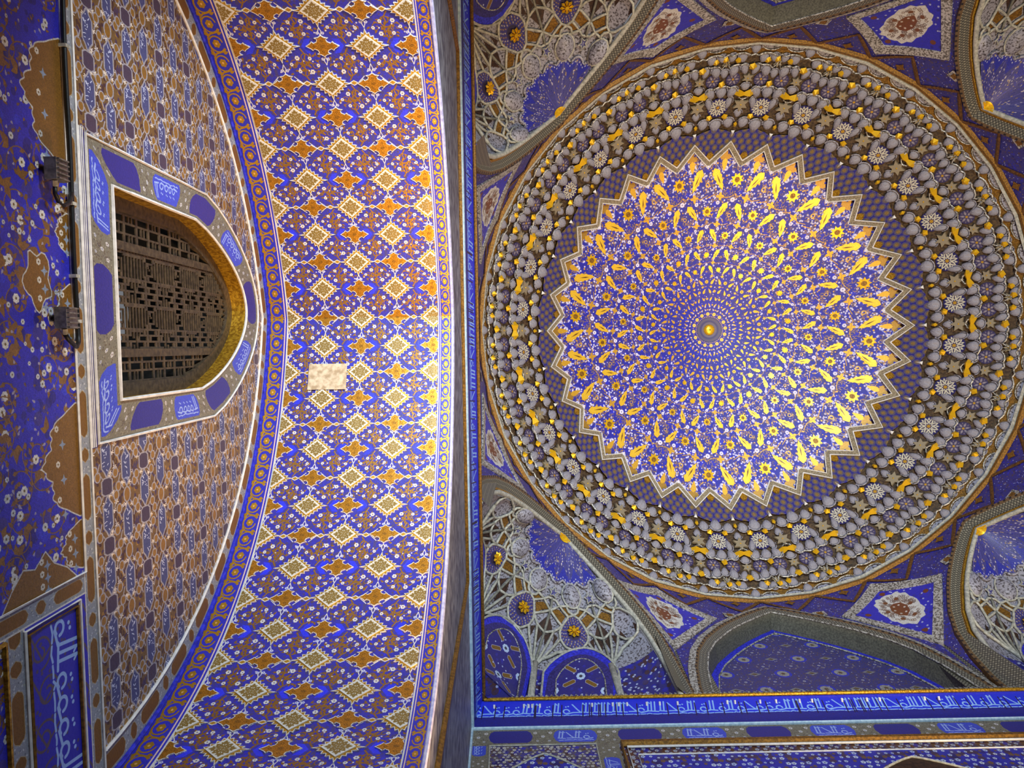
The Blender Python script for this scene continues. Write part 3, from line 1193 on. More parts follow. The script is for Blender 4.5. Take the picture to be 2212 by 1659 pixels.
def tex_dots(w, h, x1, y1, base, seed, flowers, cols, r0, r1):
    t = Tx(w, h, 0, x1, 0, y1, base, True, True)
    rng = random.Random(seed)
    for i in range(flowers):
        t.disc(rng.uniform(0, x1), rng.uniform(0, y1), r1 * 1.3, rng.choice((PURP, BROWN, BLUE, DEEP)), 0, .6)
    n = int(math.sqrt(flowers))
    for i in range(n):
        for j in range(n):
            x, y = (i + .5 * (j % 2) + rng.uniform(-.2, .2)) * x1 / n, (j + rng.uniform(-.2, .2)) * y1 / n
            t.flower(x, y, rng.uniform(r0, r1), rng.choice(cols), (.35, .3, .4), 5)
    t.speckle(.25, seed, 2)
    return t


M_DOTBROWN = mat_paint('brown_flower_block_paint', tex_dots(400, 400, .6, .6, (.40, .36, .35), 3, 150, ((.72, .71, .74), (.78, .76, .72), (.30, .26, .5)), .012, .022), .5, .2)
M_DOTBLUE = mat_paint('blue_flower_paint', tex_dots(400, 400, .8, .8, (.17, .18, .66), 5, 110, ((.68, .74, .90), (.78, .82, .92), (.45, .33, .2)), .014, .03), .5, .2)
M_DOTRED = mat_paint('brown_dotted_strip_paint', tex_dots(300, 150, .5, .25, (.34, .19, .10), 6, 30, ((.62, .64, .70),), .018, .026), .5, .2)
fpanel('cartouche_band', -HW, HW, 8.14, Z1, M_CARTF, lambda x, z: ((x + 3.2) / 1.49, (z - 8.14) / .36))
fpanel('upright_cartouche', -HW, -4.565, 6.9, 8.14, M_CARTV, lambda x, z: (z / .9 + .35, (x + HW) / .21))
fpanel('flowered_block', -4.565, -3.345, 6.9, 8.14, M_DOTBROWN, lambda x, z: (x / .6, z / .6))
fpanel('upright_cartouche', -3.345, -3.10, 6.9, 8.14, M_CARTV, lambda x, z: (z / .9 + .1, (x + 3.345) / .245))
fpanel('dotted_strip', -3.10, 3.10, 6.9, 8.14, M_DOTRED, lambda x, z: (x / .5, (z - 7.87) / .25))
fpanel('floral_panel', -2.92, 2.92, 6.9, 7.89, M_DOTBLUE, lambda x, z: (x / .8, z / .8), .006)
fpanel('upright_cartouche', 3.10, 3.345, 6.9, 8.14, M_CARTV, lambda x, z: (z / .9 + .1, (x + 3.345) / .245))
fpanel('flowered_block', 3.345, HW, 6.9, 8.14, M_DOTBROWN, lambda x, z: (x / .6, z / .6))
fpanel('plain_wall', -HW, HW, FLOOR, 6.9, M_DEEP, lambda x, z: (x, z))


def keel(cx, zt, hw, drop, n=10):
    return [(cx + hw * q, zt - drop * (abs(q) ** 1.25)) for q in np.linspace(-1, 1, 2 * n + 1)]


for cx, zt, hw, dr, m_ in ((-3.95, 7.93, .50, .42, M_BLUE), (0, 7.73, .8, .5, M_DKBROWN)):
    K = keel(cx, zt, hw, dr)
    V = [(XC + x, Y0 - .012, z) for x, z in K] + [(XC + K[-1][0], Y0 - .012, 6.9), (XC + K[0][0], Y0 - .012, 6.9)]
    mesh('keel_panel', V, [tuple(range(len(V)))[::-1]], M_DOTBLUE if m_ is M_BLUE else m_, wf, [(v[0] / .8, v[2] / .8) for v in V])
    V, F, _ = tube([(XC + x, Y0 - .016, z) for x, z in K], .014, 5)
    mesh('keel_line', V, F, M_PALE, wf)
for nm, m_, x, z, r, off in (('gilt_moulding', M_OLDGOLD, 3.075, 8.09, .045, .02), ('white_line', M_WHITE, 3.02, 8.03, .014, .02), ('white_line', M_WHITE, 2.92, 7.89, .010, .008),
                             ('pale_line', M_PALE, None, 8.13, .010, .006)):
    if x is None:
        q = [(XC - 4.555, Y0 - off, 6.9), (XC - 4.555, Y0 - off, z), (XC - 3.355, Y0 - off, z), (XC - 3.355, Y0 - off, 6.9)]
    else:
        q = [(XC - x, Y0 - off, 6.9), (XC - x, Y0 - off, z), (XC + x, Y0 - off, z), (XC + x, Y0 - off, 6.9)]
    V, F, _ = tube(q, r, 6, up=[(0, 1, 0)] * 4)
    mesh(nm, V, F, m_, wf)
for sx in (-1,):
    V, F, _ = tube([(XC - HW + .008, Y0 - .012, 2), (XC - HW + .008, Y0 - .012, Z1)], .018, 5)
    mesh('corner_line', V, F, M_STRIPE, wf)

# inscription cornice round the hall
def tex_cornice():
    L, H = 3.2, .476
    t = Tx(2048, 305, 0, L, 0, H, (.15, .17, .74), True)
    rng = random.Random(31)
    t.rect(0, L, 0, H * .42, (.14, .15, .52))
    for i in range(200):
        t.line([(rng.uniform(0, L), rng.uniform(.03, H * .42))] * 2, .02, rng.choice(((.18, .16, .44), (.14, .18, .66))), 0, .5)
    t.rect(0, L, H * .42, H, (.13, .20, .86))
    script_band(t, .02, L - .02, H * .40, H * .86, (.55, .72, .97), rng)
    for i in range(22):
        x = rng.uniform(0, L)
        t.line([(x, H * .36), (x + .02, H * .80)], .014, (.14, .12, .28))
    t.rect(0, L, 0, H * .05, (.74, .84, .92))
    return t


M_CORN = mat_paint('cornice_inscription_paint', tex_cornice(), .4, .2, .12, 60)
rs = random.Random(77)
sides = (('front', (0, 1)), ('left', (-1, 0)))
for nm, (nx, ny_) in sides:
    lab = ('blue cornice with white calligraphy across the foot of the dome hall wall' if nm == 'front'
           else 'blue cornice with white calligraphy beside the niche arch, seen edge-on')
    co = empty('inscription_cornice', (XC + nx * HW, YC + ny_ * HW, Z1), lab, 'cornice', 'inscription cornices round the hall')

    def cp(a, d, z):
        """a along the wall, d into the room"""
        return (XC + nx * (HW - d) - ny_ * a, YC + ny_ * (HW - d) + nx * a, z)
    A = HW - DG
    V = [cp(-HW, 0, Z1), cp(HW, 0, Z1), cp(A, DG, Z2), cp(-A, DG, Z2)]
    mesh('inscription_band', V, [(0, 1, 2, 3)[::-1]], M_CORN, co, [((HW) / 3.2, 0), (-HW / 3.2, 0), (-A / 3.2, 1), (A / 3.2, 1)])
    V, F, _ = tube([cp(-HW, .01, Z1), cp(HW, .01, Z1)], .022, 6)
    mesh('pale_line', V, F, M_STRIPE, co)
    V, F, _ = tube([cp(-A + .02, DG + .02, Z2 + .01), cp(A - .02, DG + .02, Z2 + .0)], .022, 8)
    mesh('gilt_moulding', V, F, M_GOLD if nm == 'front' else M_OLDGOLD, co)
    P = []
    for i in range(150):
        a = -A + .06 + (2 * A - .12) * i / 149
        x, y, z = cp(a, DG + .012, Z2 + .075)
        P.append(((lambda q: ([(q[0] - .02, q[1] - .02, q[2] - .03), (q[0] + .02, q[1] - .02, q[2] - .03), (q[0] + .02, q[1] + .02, q[2] - .03), (q[0] - .02, q[1] + .02, q[2] - .03), (q[0], q[1], q[2] + .045)],
                              [(0, 1, 4), (1, 2, 4), (2, 3, 4), (3, 0, 4), (3, 2, 1, 0)], None))((x, y, z))))
    V, F, _ = join(P)
    o = mesh('crest', V, F, M_SILVER, co)
    o['kind'] = 'stuff'
    V = [cp(-A, DG - .01, Z2 + .03), cp(A, DG - .01, Z2 + .03), cp(HW + .8, -.8, Z2 + .03), cp(-HW - .8, -.8, Z2 + .03)]
    mesh('ledge', V, [(0, 1, 2, 3)], M_BROWN, co)
    if nm == 'front':
        for x in (1056, 1118, 1128, 1140, 1152, 1270, 1316, 1330, 1345, 1392, 1420, 1462, 1566, 1590, 1640, 1680, 1730, 1760, 1822, 1878, 1905, 2010, 2040):
            a = -((x - 1093) / 1600 * 8.87 - XC) + rs.uniform(-.02, .02)
            x_, y_, z_ = cp(a, DG * .78, Z1 + .36)
            V, F, _ = tube([(x_, y_ + .01, z_ - .02), (x_, y_ - .03, z_)], .013, 6)
            mesh('white_peg', V, F, M_WHITE, co)
# ================================================================== zone of transition: drum, eight arches, four squinches
T8 = HW * math.tan(pi / 8)


def drum_r(th, z):
    a = (th + pi / 8) % (pi / 4) - pi / 8
    u = min(max((z - 9.0) / (ZR - 9.0), 0), 1) ** 1.6
    return (1 - u) * HW / math.cos(a) + u * RR


def drum_pt(th, z, h=0.):
    r = drum_r(th, z) - h
    return (XC + r * math.cos(th), YC + r * math.sin(th), z)


def side_pt(k, t, z, h=0.):
    """point on octagon side k (0 = photo's right, 2 = foot), t along the side"""
    return drum_pt(k * pi / 4 + math.atan2(t, HW), z, h)


ARCH = [(0, 12.0), (.28, 11.79), (.55, 11.56), (.8, 11.32), (1.0, 11.1), (1.3, 10.72), (1.5, 10.35), (1.63, 9.9), (1.71, 9.4), (1.74, 8.97)]
A_Z = np.array([p[1] for p in ARCH][::-1])
A_T = np.array([p[0] for p in ARCH][::-1])


def arch_a(z):
    return float(np.interp(z, A_Z, A_T))


def smooth_arch(n=6):
    P = []
    for i in range(len(ARCH) - 1):
        for k in range(n):
            q = k / n
            z = ARCH[i][1] + (ARCH[i + 1][1] - ARCH[i][1]) * q
            t = ARCH[i][0] + (ARCH[i + 1][0] - ARCH[i][0]) * q
            P.append((t, z))
    return P + [ARCH[-1]]


HALF = smooth_arch(3)
FULL = [(-t, z) for t, z in HALF[::-1]] + HALF[1:]


def arch_off(o):
    """arch outline moved outwards by o, kept inside its own eighth of the drum"""
    P = []
    n = len(FULL)
    for i in range(n):
        a, b = FULL[max(i - 1, 0)], FULL[min(i + 1, n - 1)]
        dx, dz = b[0] - a[0], b[1] - a[1]
        L = math.hypot(dx, dz)
        t, z = FULL[i][0] - dz / L * o * -1 * (-1), FULL[i][1] + dx / L * o
        t = FULL[i][0] - dz / L * o
        lim = T8 * (drum_r(pi / 8, z) * math.cos(pi / 8) / HW)
        P.append((max(-lim, min(lim, t)), min(z, ZR - .06)))
    return P


def tex_lattice():
    t = Tx(200, 200, 0, .2, 0, .2, (.44, .43, .38), True, True)
    for i in range(-4, 8):
        t.line([(i * .05 - .2, -.05), (i * .05 + .1, .25)], .009, (.22, .21, .19))
        t.line([(i * .05 + .1, -.05), (i * .05 - .2, .25)], .009, (.22, .21, .19))
    for i in range(4):
        for j in range(4):
            t.disc(.025 + .05 * i, .05 * j, .012, (.56, .54, .47))
    t.speckle(.4, 3, 2)
    return t


def tex_dotline():
    t = Tx(64, 64, 0, .1, 0, .1, (.40, .31, .20), True)
    t.rect(.015, .055, .02, .08, (.14, .11, .10))
    return t


M_LATT = mat_paint('grey_lattice_band_paint', tex_lattice(), .5, .2, .25, 60)
M_DOTL = mat_paint('dotted_line_paint', tex_dotline(), .6, 0, .2, 60)
M_REVEAL = mat_noise('shade_darkened_grey_green', (.30, .29, .25), (.42, .41, .35), 40, .6, 0, .2)  # grey-green darkened in its colour to stand for shade inside the arch recess


def tex_blind():
    t = Tx(600, 600, 0, 1.1, 0, 1.3, (.24, .23, .46), True, True)
    rng = random.Random(17)
    for i in range(700):
        t.disc(rng.uniform(0, 1.1), rng.uniform(0, 1.3), rng.uniform(.008, .02), rng.choice(((.30, .27, .42), (.18, .18, .55), (.34, .27, .28))), 0, .7)
    for cx, cy in ((0, 0), (.55, .65)):
        t.disc(cx, cy, .16, (.16, .20, .74), 0, .9)
        t.disc(cx, cy, .115, (.44, .42, .44))
        t.flower(cx, cy, .11, (.56, .55, .55), (.32, .25, .2), 8)
        t.poly(starp(cx, cy, .06, 8, .5), (.34, .27, .18))
    for cx, cy in ((.55, 0), (0, .65)):
        P = [(cx + .13, cy), (cx, cy + .07), (cx - .13, cy), (cx, cy - .07)]
        t.poly(P, (.50, .50, .52))
        t.poly([(cx + (a - cx) * .55, cy + (b - cy) * .55) for a, b in P], (.34, .27, .18))
    for i in range(90):
        t.disc(rng.uniform(0, 1.1), rng.uniform(0, 1.3), .012, rng.choice(((.62, .62, .70), (.42, .34, .34))))
    for cx, cy in ((.275, .325), (.825, .325), (.275, .975), (.825, .975)):
        t.ring(cx, cy, .12, .012, (.40, .34, .36))
        t.flower(cx, cy, .03, (.60, .60, .68), BROWN, 6)
        for a in range(6):
            t.disc(cx + .12 * math.cos(a * 1.05), cy + .12 * math.sin(a * 1.05), .011, (.66, .66, .74))
    t.speckle(.3, 5, 2)
    return t


M_BLIND = mat_paint('blind_arch_blue_paint', tex_blind(), .5, .2, .2, 60)


def band(k, o0, o1, m, h0=.02, h1=.02, vtile=.2):
    A, B = arch_off(o0), arch_off(o1)
    V, F, UV, d = [], [], [], 0
    for i in range(len(A)):
        if i:
            d += math.hypot(A[i][0] - A[i - 1][0], A[i][1] - A[i - 1][1])
        V += [side_pt(k, *A[i], h0), side_pt(k, *B[i], h1)]
        UV += [(d / vtile, 0), (d / vtile, abs(o1 - o0) / vtile)]
        if i:
            q = 2 * i
            F.append((q - 2, q - 1, q + 1, q))
    return V, F, UV


def roll(k, o, r, m, name, par, h=.02):
    P = arch_off(o)
    pts = [side_pt(k, t, z, h) for t, z in P]
    n = (math.cos(k * pi / 4), math.sin(k * pi / 4), 0)
    V, F, _ = tube(pts, r, 6, up=[n] * len(pts))
    return mesh(name, V, F, m, par, None, True)


# drum shell -----------------------------------------------------------------------
def tex_drum():
    t = Tx(500, 400, 0, 1.0, 0, .8, (.20, .19, .50), True, True)
    rng = random.Random(23)
    for i in range(300):
        t.disc(rng.uniform(0, 1), rng.uniform(0, .8), rng.uniform(.008, .024), rng.choice((PURP, BLUE, (.32, .25, .28), DEEP)), 0, .7)
    for i in range(120):
        t.disc(rng.uniform(0, 1), rng.uniform(0, .8), .009, rng.choice(((.64, .66, .82), (.5, .4, .25), (.56, .58, .8))))
    t.speckle(.25, 4, 2)
    return t


M_DRUM = mat_paint('dark_blue_flowered_paint', tex_drum(), .5, .2, .2, 60)
drum = empty('drum', (XC, YC, 9.0), 'blue painted ring of kite panels and brown straps between the arches and the dome', 'drum')
V, F, UV = [], [], []
for k in range(8):
    A = arch_off(.20)
    if k in (0, 4):
        A = [(t, 9.0) for t, z in A]
    for i, (t, z) in enumerate(A):
        b = len(V)
        for j in range(9):
            q = j / 8
            # widen towards the eighth's edge so that neighbouring sides meet
            tt = t if abs(t) < 1.5 else t + (math.copysign(T8, t) - t) * min(1, (abs(t) - 1.5) / .25) * q
            zz = z + (ZR + .02 - z) * q
            V.append(side_pt(k, tt, zz))
            UV.append((k * 3.96 + tt, zz / .8))
            if i and j:
                F.append((b + j - 1, b + j, b + j - 9, b + j - 10))
mesh('painted_shell', V, F, M_DRUM, drum, UV)
# strips at the eight angles between neighbouring arch frames
for k in range(8):
    th = (k + .5) * pi / 4
    V, F, UV = grid(lambda a, z: drum_pt(th + a, z, -.012), np.linspace(-.07, .07, 5), np.linspace(8.98, ZR, 14))
    mesh('angle_strip', V, F, M_LATT if True else M_DRUM, drum, [(a * 25, z / .2) for a, z in UV])


def strap(P, r, m, name):
    pts = []
    for i in range(len(P) - 1):
        a, b = P[i], P[i + 1]
        for q in np.linspace(0, 1, 6)[:(6 if i == len(P) - 2 else 5)]:
            pts.append(drum_pt(rad(a[0] + (b[0] - a[0]) * q), a[1] + (b[1] - a[1]) * q, .012))
    up = [(math.cos(math.atan2(p[1] - YC, p[0] - XC)), math.sin(math.atan2(p[1] - YC, p[0] - XC)), 0) for p in pts]
    V, F, _ = tube(pts, r, 4, up=up, flat=.4)
    return mesh(name, V, F, m, drum)


def tex_kite():
    t = Tx(320, 400, -.72, .72, 10.6, 12.2, BLUE)
    rng = random.Random(3)
    for i in range(160):
        t.disc(rng.uniform(-.7, .7), rng.uniform(10.7, 12.1), rng.uniform(.01, .03), rng.choice((DEEP, PURP, (.2, .2, .6))), 0, .5)
    for i in range(46):
        t.disc(rng.uniform(-.6, .6), rng.uniform(10.8, 12.0), .016, (.66, .68, .84))
    for x, z in ((-.5, 11.52), (.5, 11.52), (0, 10.86), (0, 12.0)):
        t.disc(x, z, .045, (.42, .22, .12))
    P = []
    for i in range(48):
        a = 2 * pi * i / 48
        f = 1 + .05 * math.cos(12 * a)
        ca, sa = math.cos(a), math.sin(a)
        P.append((.29 * f * math.copysign(abs(ca) ** .75, ca), 11.50 + .42 * f * math.copysign(abs(sa) ** .75, sa)))
    t.poly(P, (.80, .79, .77))
    for i in range(110):
        a, q = rng.uniform(0, 6.3), rng.uniform(.5, .95)
        t.line(spiral(.27 * q * math.cos(a), 11.5 + .39 * q * math.sin(a), .03, .008, a, 1, 8), .011, rng.choice(((.42, .36, .34), (.5, .42, .36))))
    t.outline(P, .014, (.78, .78, .76))
    t.poly([(.13 * math.cos(i * pi / 4), 11.5 + .19 * math.sin(i * pi / 4)) for i in range(8)], (.44, .25, .13))
    for i in range(6):
        t.disc(.08 * math.cos(i * 1.05), 11.5 + .12 * math.sin(i * 1.05), .018, (.74, .70, .66))
        t.disc(.19 * math.cos(i * 1.05), 11.5 + .29 * math.sin(i * 1.05), .035, (.44, .27, .15))
    t.speckle(.2, 3, 2)
    return t


M_KITE = mat_paint('kite_medallion_paint', tex_kite(), .45, .2, .2, 60)
for k in range(8):
    c = (k + .5) * 45
    KO = [(-10.4, 11.60), (0, 12.34), (10.4, 11.60), (0, 10.42)]
    KI = [(-8.2, 11.56), (0, 12.10), (8.2, 11.56), (0, 10.68)]

    def dense(P, n=8):
        Q = []
        for i in range(4):
            a, b = P[i], P[(i + 1) % 4]
            Q += [(a[0] + (b[0] - a[0]) * j / n, a[1] + (b[1] - a[1]) * j / n) for j in range(n)]
        return Q
    O, I = dense(KO), dense(KI)
    V = [drum_pt(rad(c + a), z, .03) for a, z in O] + [drum_pt(rad(c + a), z, .03) for a, z in I] + [drum_pt(rad(c + a), z, -.01) for a, z in O] + [drum_pt(rad(c + a), z, .01) for a, z in I]
    n = len(O)
    F = []
    for i in range(n):
        j = (i + 1) % n
        F += [(i, j, n + j, n + i), (2 * n + i, 2 * n + j, j, i), (n + i, n + j, 3 * n + j, 3 * n + i)]
    kf = mesh('kite_frame', V, F, M_SILVER, drum)
    V, UV, F = [], [], []
    for q in (1, .75, .5, .25, 0.001):
        for a, z in I:
            aa, zz = a * q, 11.47 + (z - 11.47) * q
            V.append(drum_pt(rad(c + aa), zz, .012))
            UV.append(((aa * .0855 + .72) / 1.44, (zz - 10.6) / 1.6))
    for r in range(4):
        for i in range(n):
            j = (i + 1) % n
            F.append((r * n + i, r * n + j, (r + 1) * n + j, (r + 1) * n + i)[::-1])
    mesh('kite_panel', V, F, M_KITE, kf, UV)
for k in range(32):                                       # brown straps zigzagging under the ring
    c = k * 11.25
    strap([(c, 12.50), (c + 5.6, 12.02), (c + 11.25, 12.50)], .035, M_BROWN, 'strap')
    V = [drum_pt(rad(c + 5.6 + a), z, .014) for a, z in starp(0, 0, 1, 4, .5)] if False else [drum_pt(rad(c + 5.62 + 1.15 * p), 12.36 + .10 * q, .016) for p, q in starp(0, 0, 1, 4, .55, pi / 2)]
    mesh('gilt_star', V, [tuple(range(8))], M_OLDGOLD, drum)
for c in (22.5, 67.5, 112.5, 157.5, 202.5, 247.5, 292.5, 337.5):
    for sg in (-1, 1):                                    # small field with a gold rosette beside every kite
        P = [(c + sg * (13.6 + 1.6 * x), 11.80 + .12 * z) for x, z in starp(0, 0, 1, 4, .7, pi / 4)]
        V = [drum_pt(rad(a), z, .016) for a, z in P]
        mesh('gilt_rosette', V, [tuple(range(8))], M_SILVER, drum)
        V = [drum_pt(rad(c + sg * (13.6 + .8 * x)), 11.80 + .07 * z, .024) for x, z in starp(0, 0, 1, 4, .7, pi / 4)]
        mesh('rosette_heart', V, [tuple(range(8))], M_OLDGOLD, drum)

# blind arches -----------------------------------------------------------------------
for k, lab in ((2, 'blind pointed arch of dark blue panelling above the foot cornice, between two squinches'),
               (6, 'brownish blind pointed arch cut off by the top edge of the photo')):
    ba = empty('blind_arch', side_pt(k, 0, 9.0), lab, 'arch', 'blind arches of the dome hall')
    n = Vector((math.cos(k * pi / 4), math.sin(k * pi / 4), 0))
    ta = Vector((-n.y, n.x, 0))
    c0 = Vector((XC, YC, 0))

    def bp(t, z, d):
        p = c0 + n * (HW + d) + ta * t
        return (p.x, p.y, z)
    P = arch_off(-.06)
    V, F, UV = [], [], []
    for i, (t, z) in enumerate(P):
        for j in range(5):
            zz = 8.95 + (z - 8.95) * j / 4
            V.append(bp(t, zz, .24))
            UV.append((t / .82, (zz - .05) / .98))
            if i and j:
                b = 5 * i + j
                F.append((b - 6, b - 1, b, b - 5))
    mesh('painted_panel', V, F, M_BLIND, ba, UV)
    V, F, UV = [], [], []
    Q, Q2 = arch_off(-.06), arch_off(-.17)
    for i in range(len(Q)):
        V += [bp(*Q[i], .232), bp(*Q2[i], .232)]
        if i:
            q = 2 * i
            F.append((q - 2, q, q + 1, q - 1)[::-1])
    mesh('blue_margin', V, F, M_BLUE, ba)
    V, F, _ = tube([bp(t, z, .228) for t, z in Q2], .012, 5)
    mesh('thin_line', V, F, M_SILVER, ba)
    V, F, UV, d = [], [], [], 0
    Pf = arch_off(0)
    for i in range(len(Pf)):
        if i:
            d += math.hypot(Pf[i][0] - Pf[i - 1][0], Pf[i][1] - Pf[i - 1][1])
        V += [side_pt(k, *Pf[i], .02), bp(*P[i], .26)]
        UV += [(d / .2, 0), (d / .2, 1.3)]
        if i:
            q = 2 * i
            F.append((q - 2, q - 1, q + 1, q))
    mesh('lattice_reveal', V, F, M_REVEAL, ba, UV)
    V, F, UV = band(k, 0, .13, M_LATT, .02, .03)
    mesh('lattice_band', V, F, M_LATT, ba, UV)
    V, F, UV = band(k, .13, .18, M_DOTL, .03, .04, .1)
    mesh('dotted_line', V, F, M_DOTL, ba, UV)
    V, F, UV = band(k, .18, .27, M_SILVER, .045, .02)
    mesh('grey_band', V, F, M_SILVER, ba, UV)
    roll(k, -.0, .014, M_SILVER, 'edge_roll', ba)

# squinches ---------------------------------------------------------------------------
DSQ = .8


def tex_shell():
    """fluted half shell seen from its gold eye: u around, v outward"""
    t = Tx(700, 260, 0, pi, 0, 1, (.26, .25, .50))
    rng = random.Random(41)
    for i in range(9):
        a = (i + .5) * pi / 9
        t.line([(a, .1), (a, 1)], .02, (.36, .34, .62))
    for i in range(420):
        v = rng.uniform(.12, .95) ** .8
        a = rng.uniform(0, pi)
        c = rng.choice(((.60, .58, .66), (.74, .70, .72), (.66, .55, .40), (.22, .22, .66), (.16, .16, .5)))
        t.disc(a, v, .018, c, .3 if c[2] < .5 else 0)
    for i in range(10):
        a = i * pi / 9
        t.poly([(a - .16, .88), (a, .66), (a + .16, .88), (a, 1.0)], (.18, .19, .60))
        for j in range(5):
            t.disc(a - .12 + .06 * j, .92, .016, (.7, .7, .8))
    t.speckle(.3, 3, 2)
    return t


def tex_boss():
    t = Tx(256, 256, -1, 1, -1, 1, (.24, .22, .48))
    rng = random.Random(1)
    for r in (.52, .66, .80, .93):
        n = int(r * 34)
        for i in range(n):
            a = 2 * pi * i / n + r
            t.poly(leafp(r * math.cos(a), r * math.sin(a), a, .13, .045), (.66, .62, .60) if i % 2 else (.58, .46, .32), .3)
    t.disc(0, 0, .46, (.20, .17, .30))
    t.speckle(.3, 2, 2)
    return t


def tex_sqpanel():
    t = Tx(256, 400, -.5, .5, 0, 1.6, (.17, .16, .48))
    rng = random.Random(6)
    for i in range(70):
        t.disc(rng.uniform(-.5, .5), rng.uniform(0, 1.6), .03, rng.choice((BLUE, PURP, (.2, .2, .62))), 0, .6)
    for j in range(4):
        z = .18 + .36 * j
        for sx in (1, -1):
            a = .55 * sx * (1 if j % 2 else -1)
            c, s = math.cos(a), math.sin(a)
            P = [(-.14, 0), (-.11, .045), (.11, .045), (.14, 0), (.11, -.045), (-.11, -.045)]
            Q = [(sx * .22 + x * c - y * s, z + x * s + y * c) for x, y in P]
            t.poly(Q, (.50, .37, .14), .6)
            t.outline(Q, .012, (.66, .64, .70))
    for j in range(5):
        z = .0 + .36 * j
        for x in ((-.5, .5) if j % 2 == 0 else (0,)):
            t.flower(x, z, .09, (.72, .80, .92), (.3, .3, .35), 8)
            t.disc(x, z, .035, (.25, .25, .3))
    for i in range(26):
        t.disc(rng.uniform(-.45, .45), rng.uniform(0, 1.6), .017, (.70, .74, .88))
    t.speckle(.2, 3, 2)
    return t


def tex_sqground():
    t = Tx(512, 512, 0, 1, 0, 1, (.20, .19, .50), True, True)
    rng = random.Random(16)
    for i in range(150):
        t.disc(rng.random(), rng.random(), .04, rng.choice((BLUE, PURP, BROWN, DEEP)), 0, .6)
    for i in range(110):
        t.disc(rng.random(), rng.random(), .016, (.66, .70, .84))
    t.speckle(.2, 3, 2)
    return t


M_SHELL = mat_paint('blue_shell_paint', tex_shell(), .38, .3, .3, 70)
M_BOSS = mat_paint('boss_petal_paint', tex_boss(), .45, .4, .25, 80)
M_SQP = mat_paint('squinch_panel_paint', tex_sqpanel(), .45, .3, .2, 60)
M_SQG = mat_paint('squinch_wall_paint', tex_sqground(), .5, .2, .2, 60)
M_STARP = mat_noise('star_blue_paint', (.22, .21, .46), (.62, .62, .74), 60, .5, 0, .1, 3, .52, .6)


def q_pt(k, al, z, h=0.):
    """inside surface of squinch k: al degrees from the arch's middle (-90..90), height z, h into the hall"""
    a = arch_a(min(z, 11.999))
    a = max(a - h * (1 if z < 11.2 else .75), 0)
    th = rad(90 - al)
    ds = DSQ + .2 * max(0., math.sin(th)) ** 2 * min(1, max(0, (10.9 - z) / .9))
    t, d = a * math.cos(th), ds * a * math.sin(th)
    n = (math.cos(k * pi / 4), math.sin(k * pi / 4))
    zz = z - (h * .55 if z > 10.3 else 0)
    return (XC + n[0] * (HW + d) - n[1] * t, YC + n[1] * (HW + d) + n[0] * t, zz)


# net of ribs for one eighth of the squinch (one facet of 40 degrees, mirrored about its middle)
NET = [[(20, 8.98), (20, 9.6), (20, 10.1)], [(20, 10.1), (20, 10.62), (20, 10.92)], [(20, 10.1), (13.5, 10.42), (9, 10.60)], [(20, 10.1), (16.5, 10.45), (14, 10.68)],
       [(20, 10.62), (14, 10.68), (9, 10.78)], [(0, 10.47), (5, 10.50), (9, 10.60), (10, 10.70), (9, 10.78), (4.5, 10.92), (0, 10.96)],
       [(20, 10.92), (14.5, 10.85), (9, 10.78)], [(20, 10.92), (12.5, 11.04), (4.5, 10.92)], [(20, 10.92), (20, 11.10)], [(12.5, 11.04), (16, 11.10), (20, 11.10)],
       [(12.5, 11.04), (6, 11.07), (0, 11.09)], [(0, 10.96), (4, 11.0), (6, 11.07)],
       [(20, 10.1), (17, 10.24), (10, 10.40), (0, 10.47)]]
GOLDT = [[(5.6, 10.93), (1.2, 10.98), (5.4, 11.05), (11, 11.03)], [(10, 10.81), (13.5, 10.88), (18.6, 10.94), (13, 11.0), (6.8, 10.92)]]
BROWNT = [[(19.3, 10.60), (15.2, 10.65), (17.6, 10.45)], [(19.2, 10.66), (15.0, 10.71), (18.8, 10.84)], [(10.5, 10.62), (13.5, 10.66), (12.8, 10.50)], [(4, 10.52), (8, 10.60), (6, 10.68)]]


def star_outline(n=5, r=1., q=.48):
    return starp(0, 0, r, n, q, pi / 2)


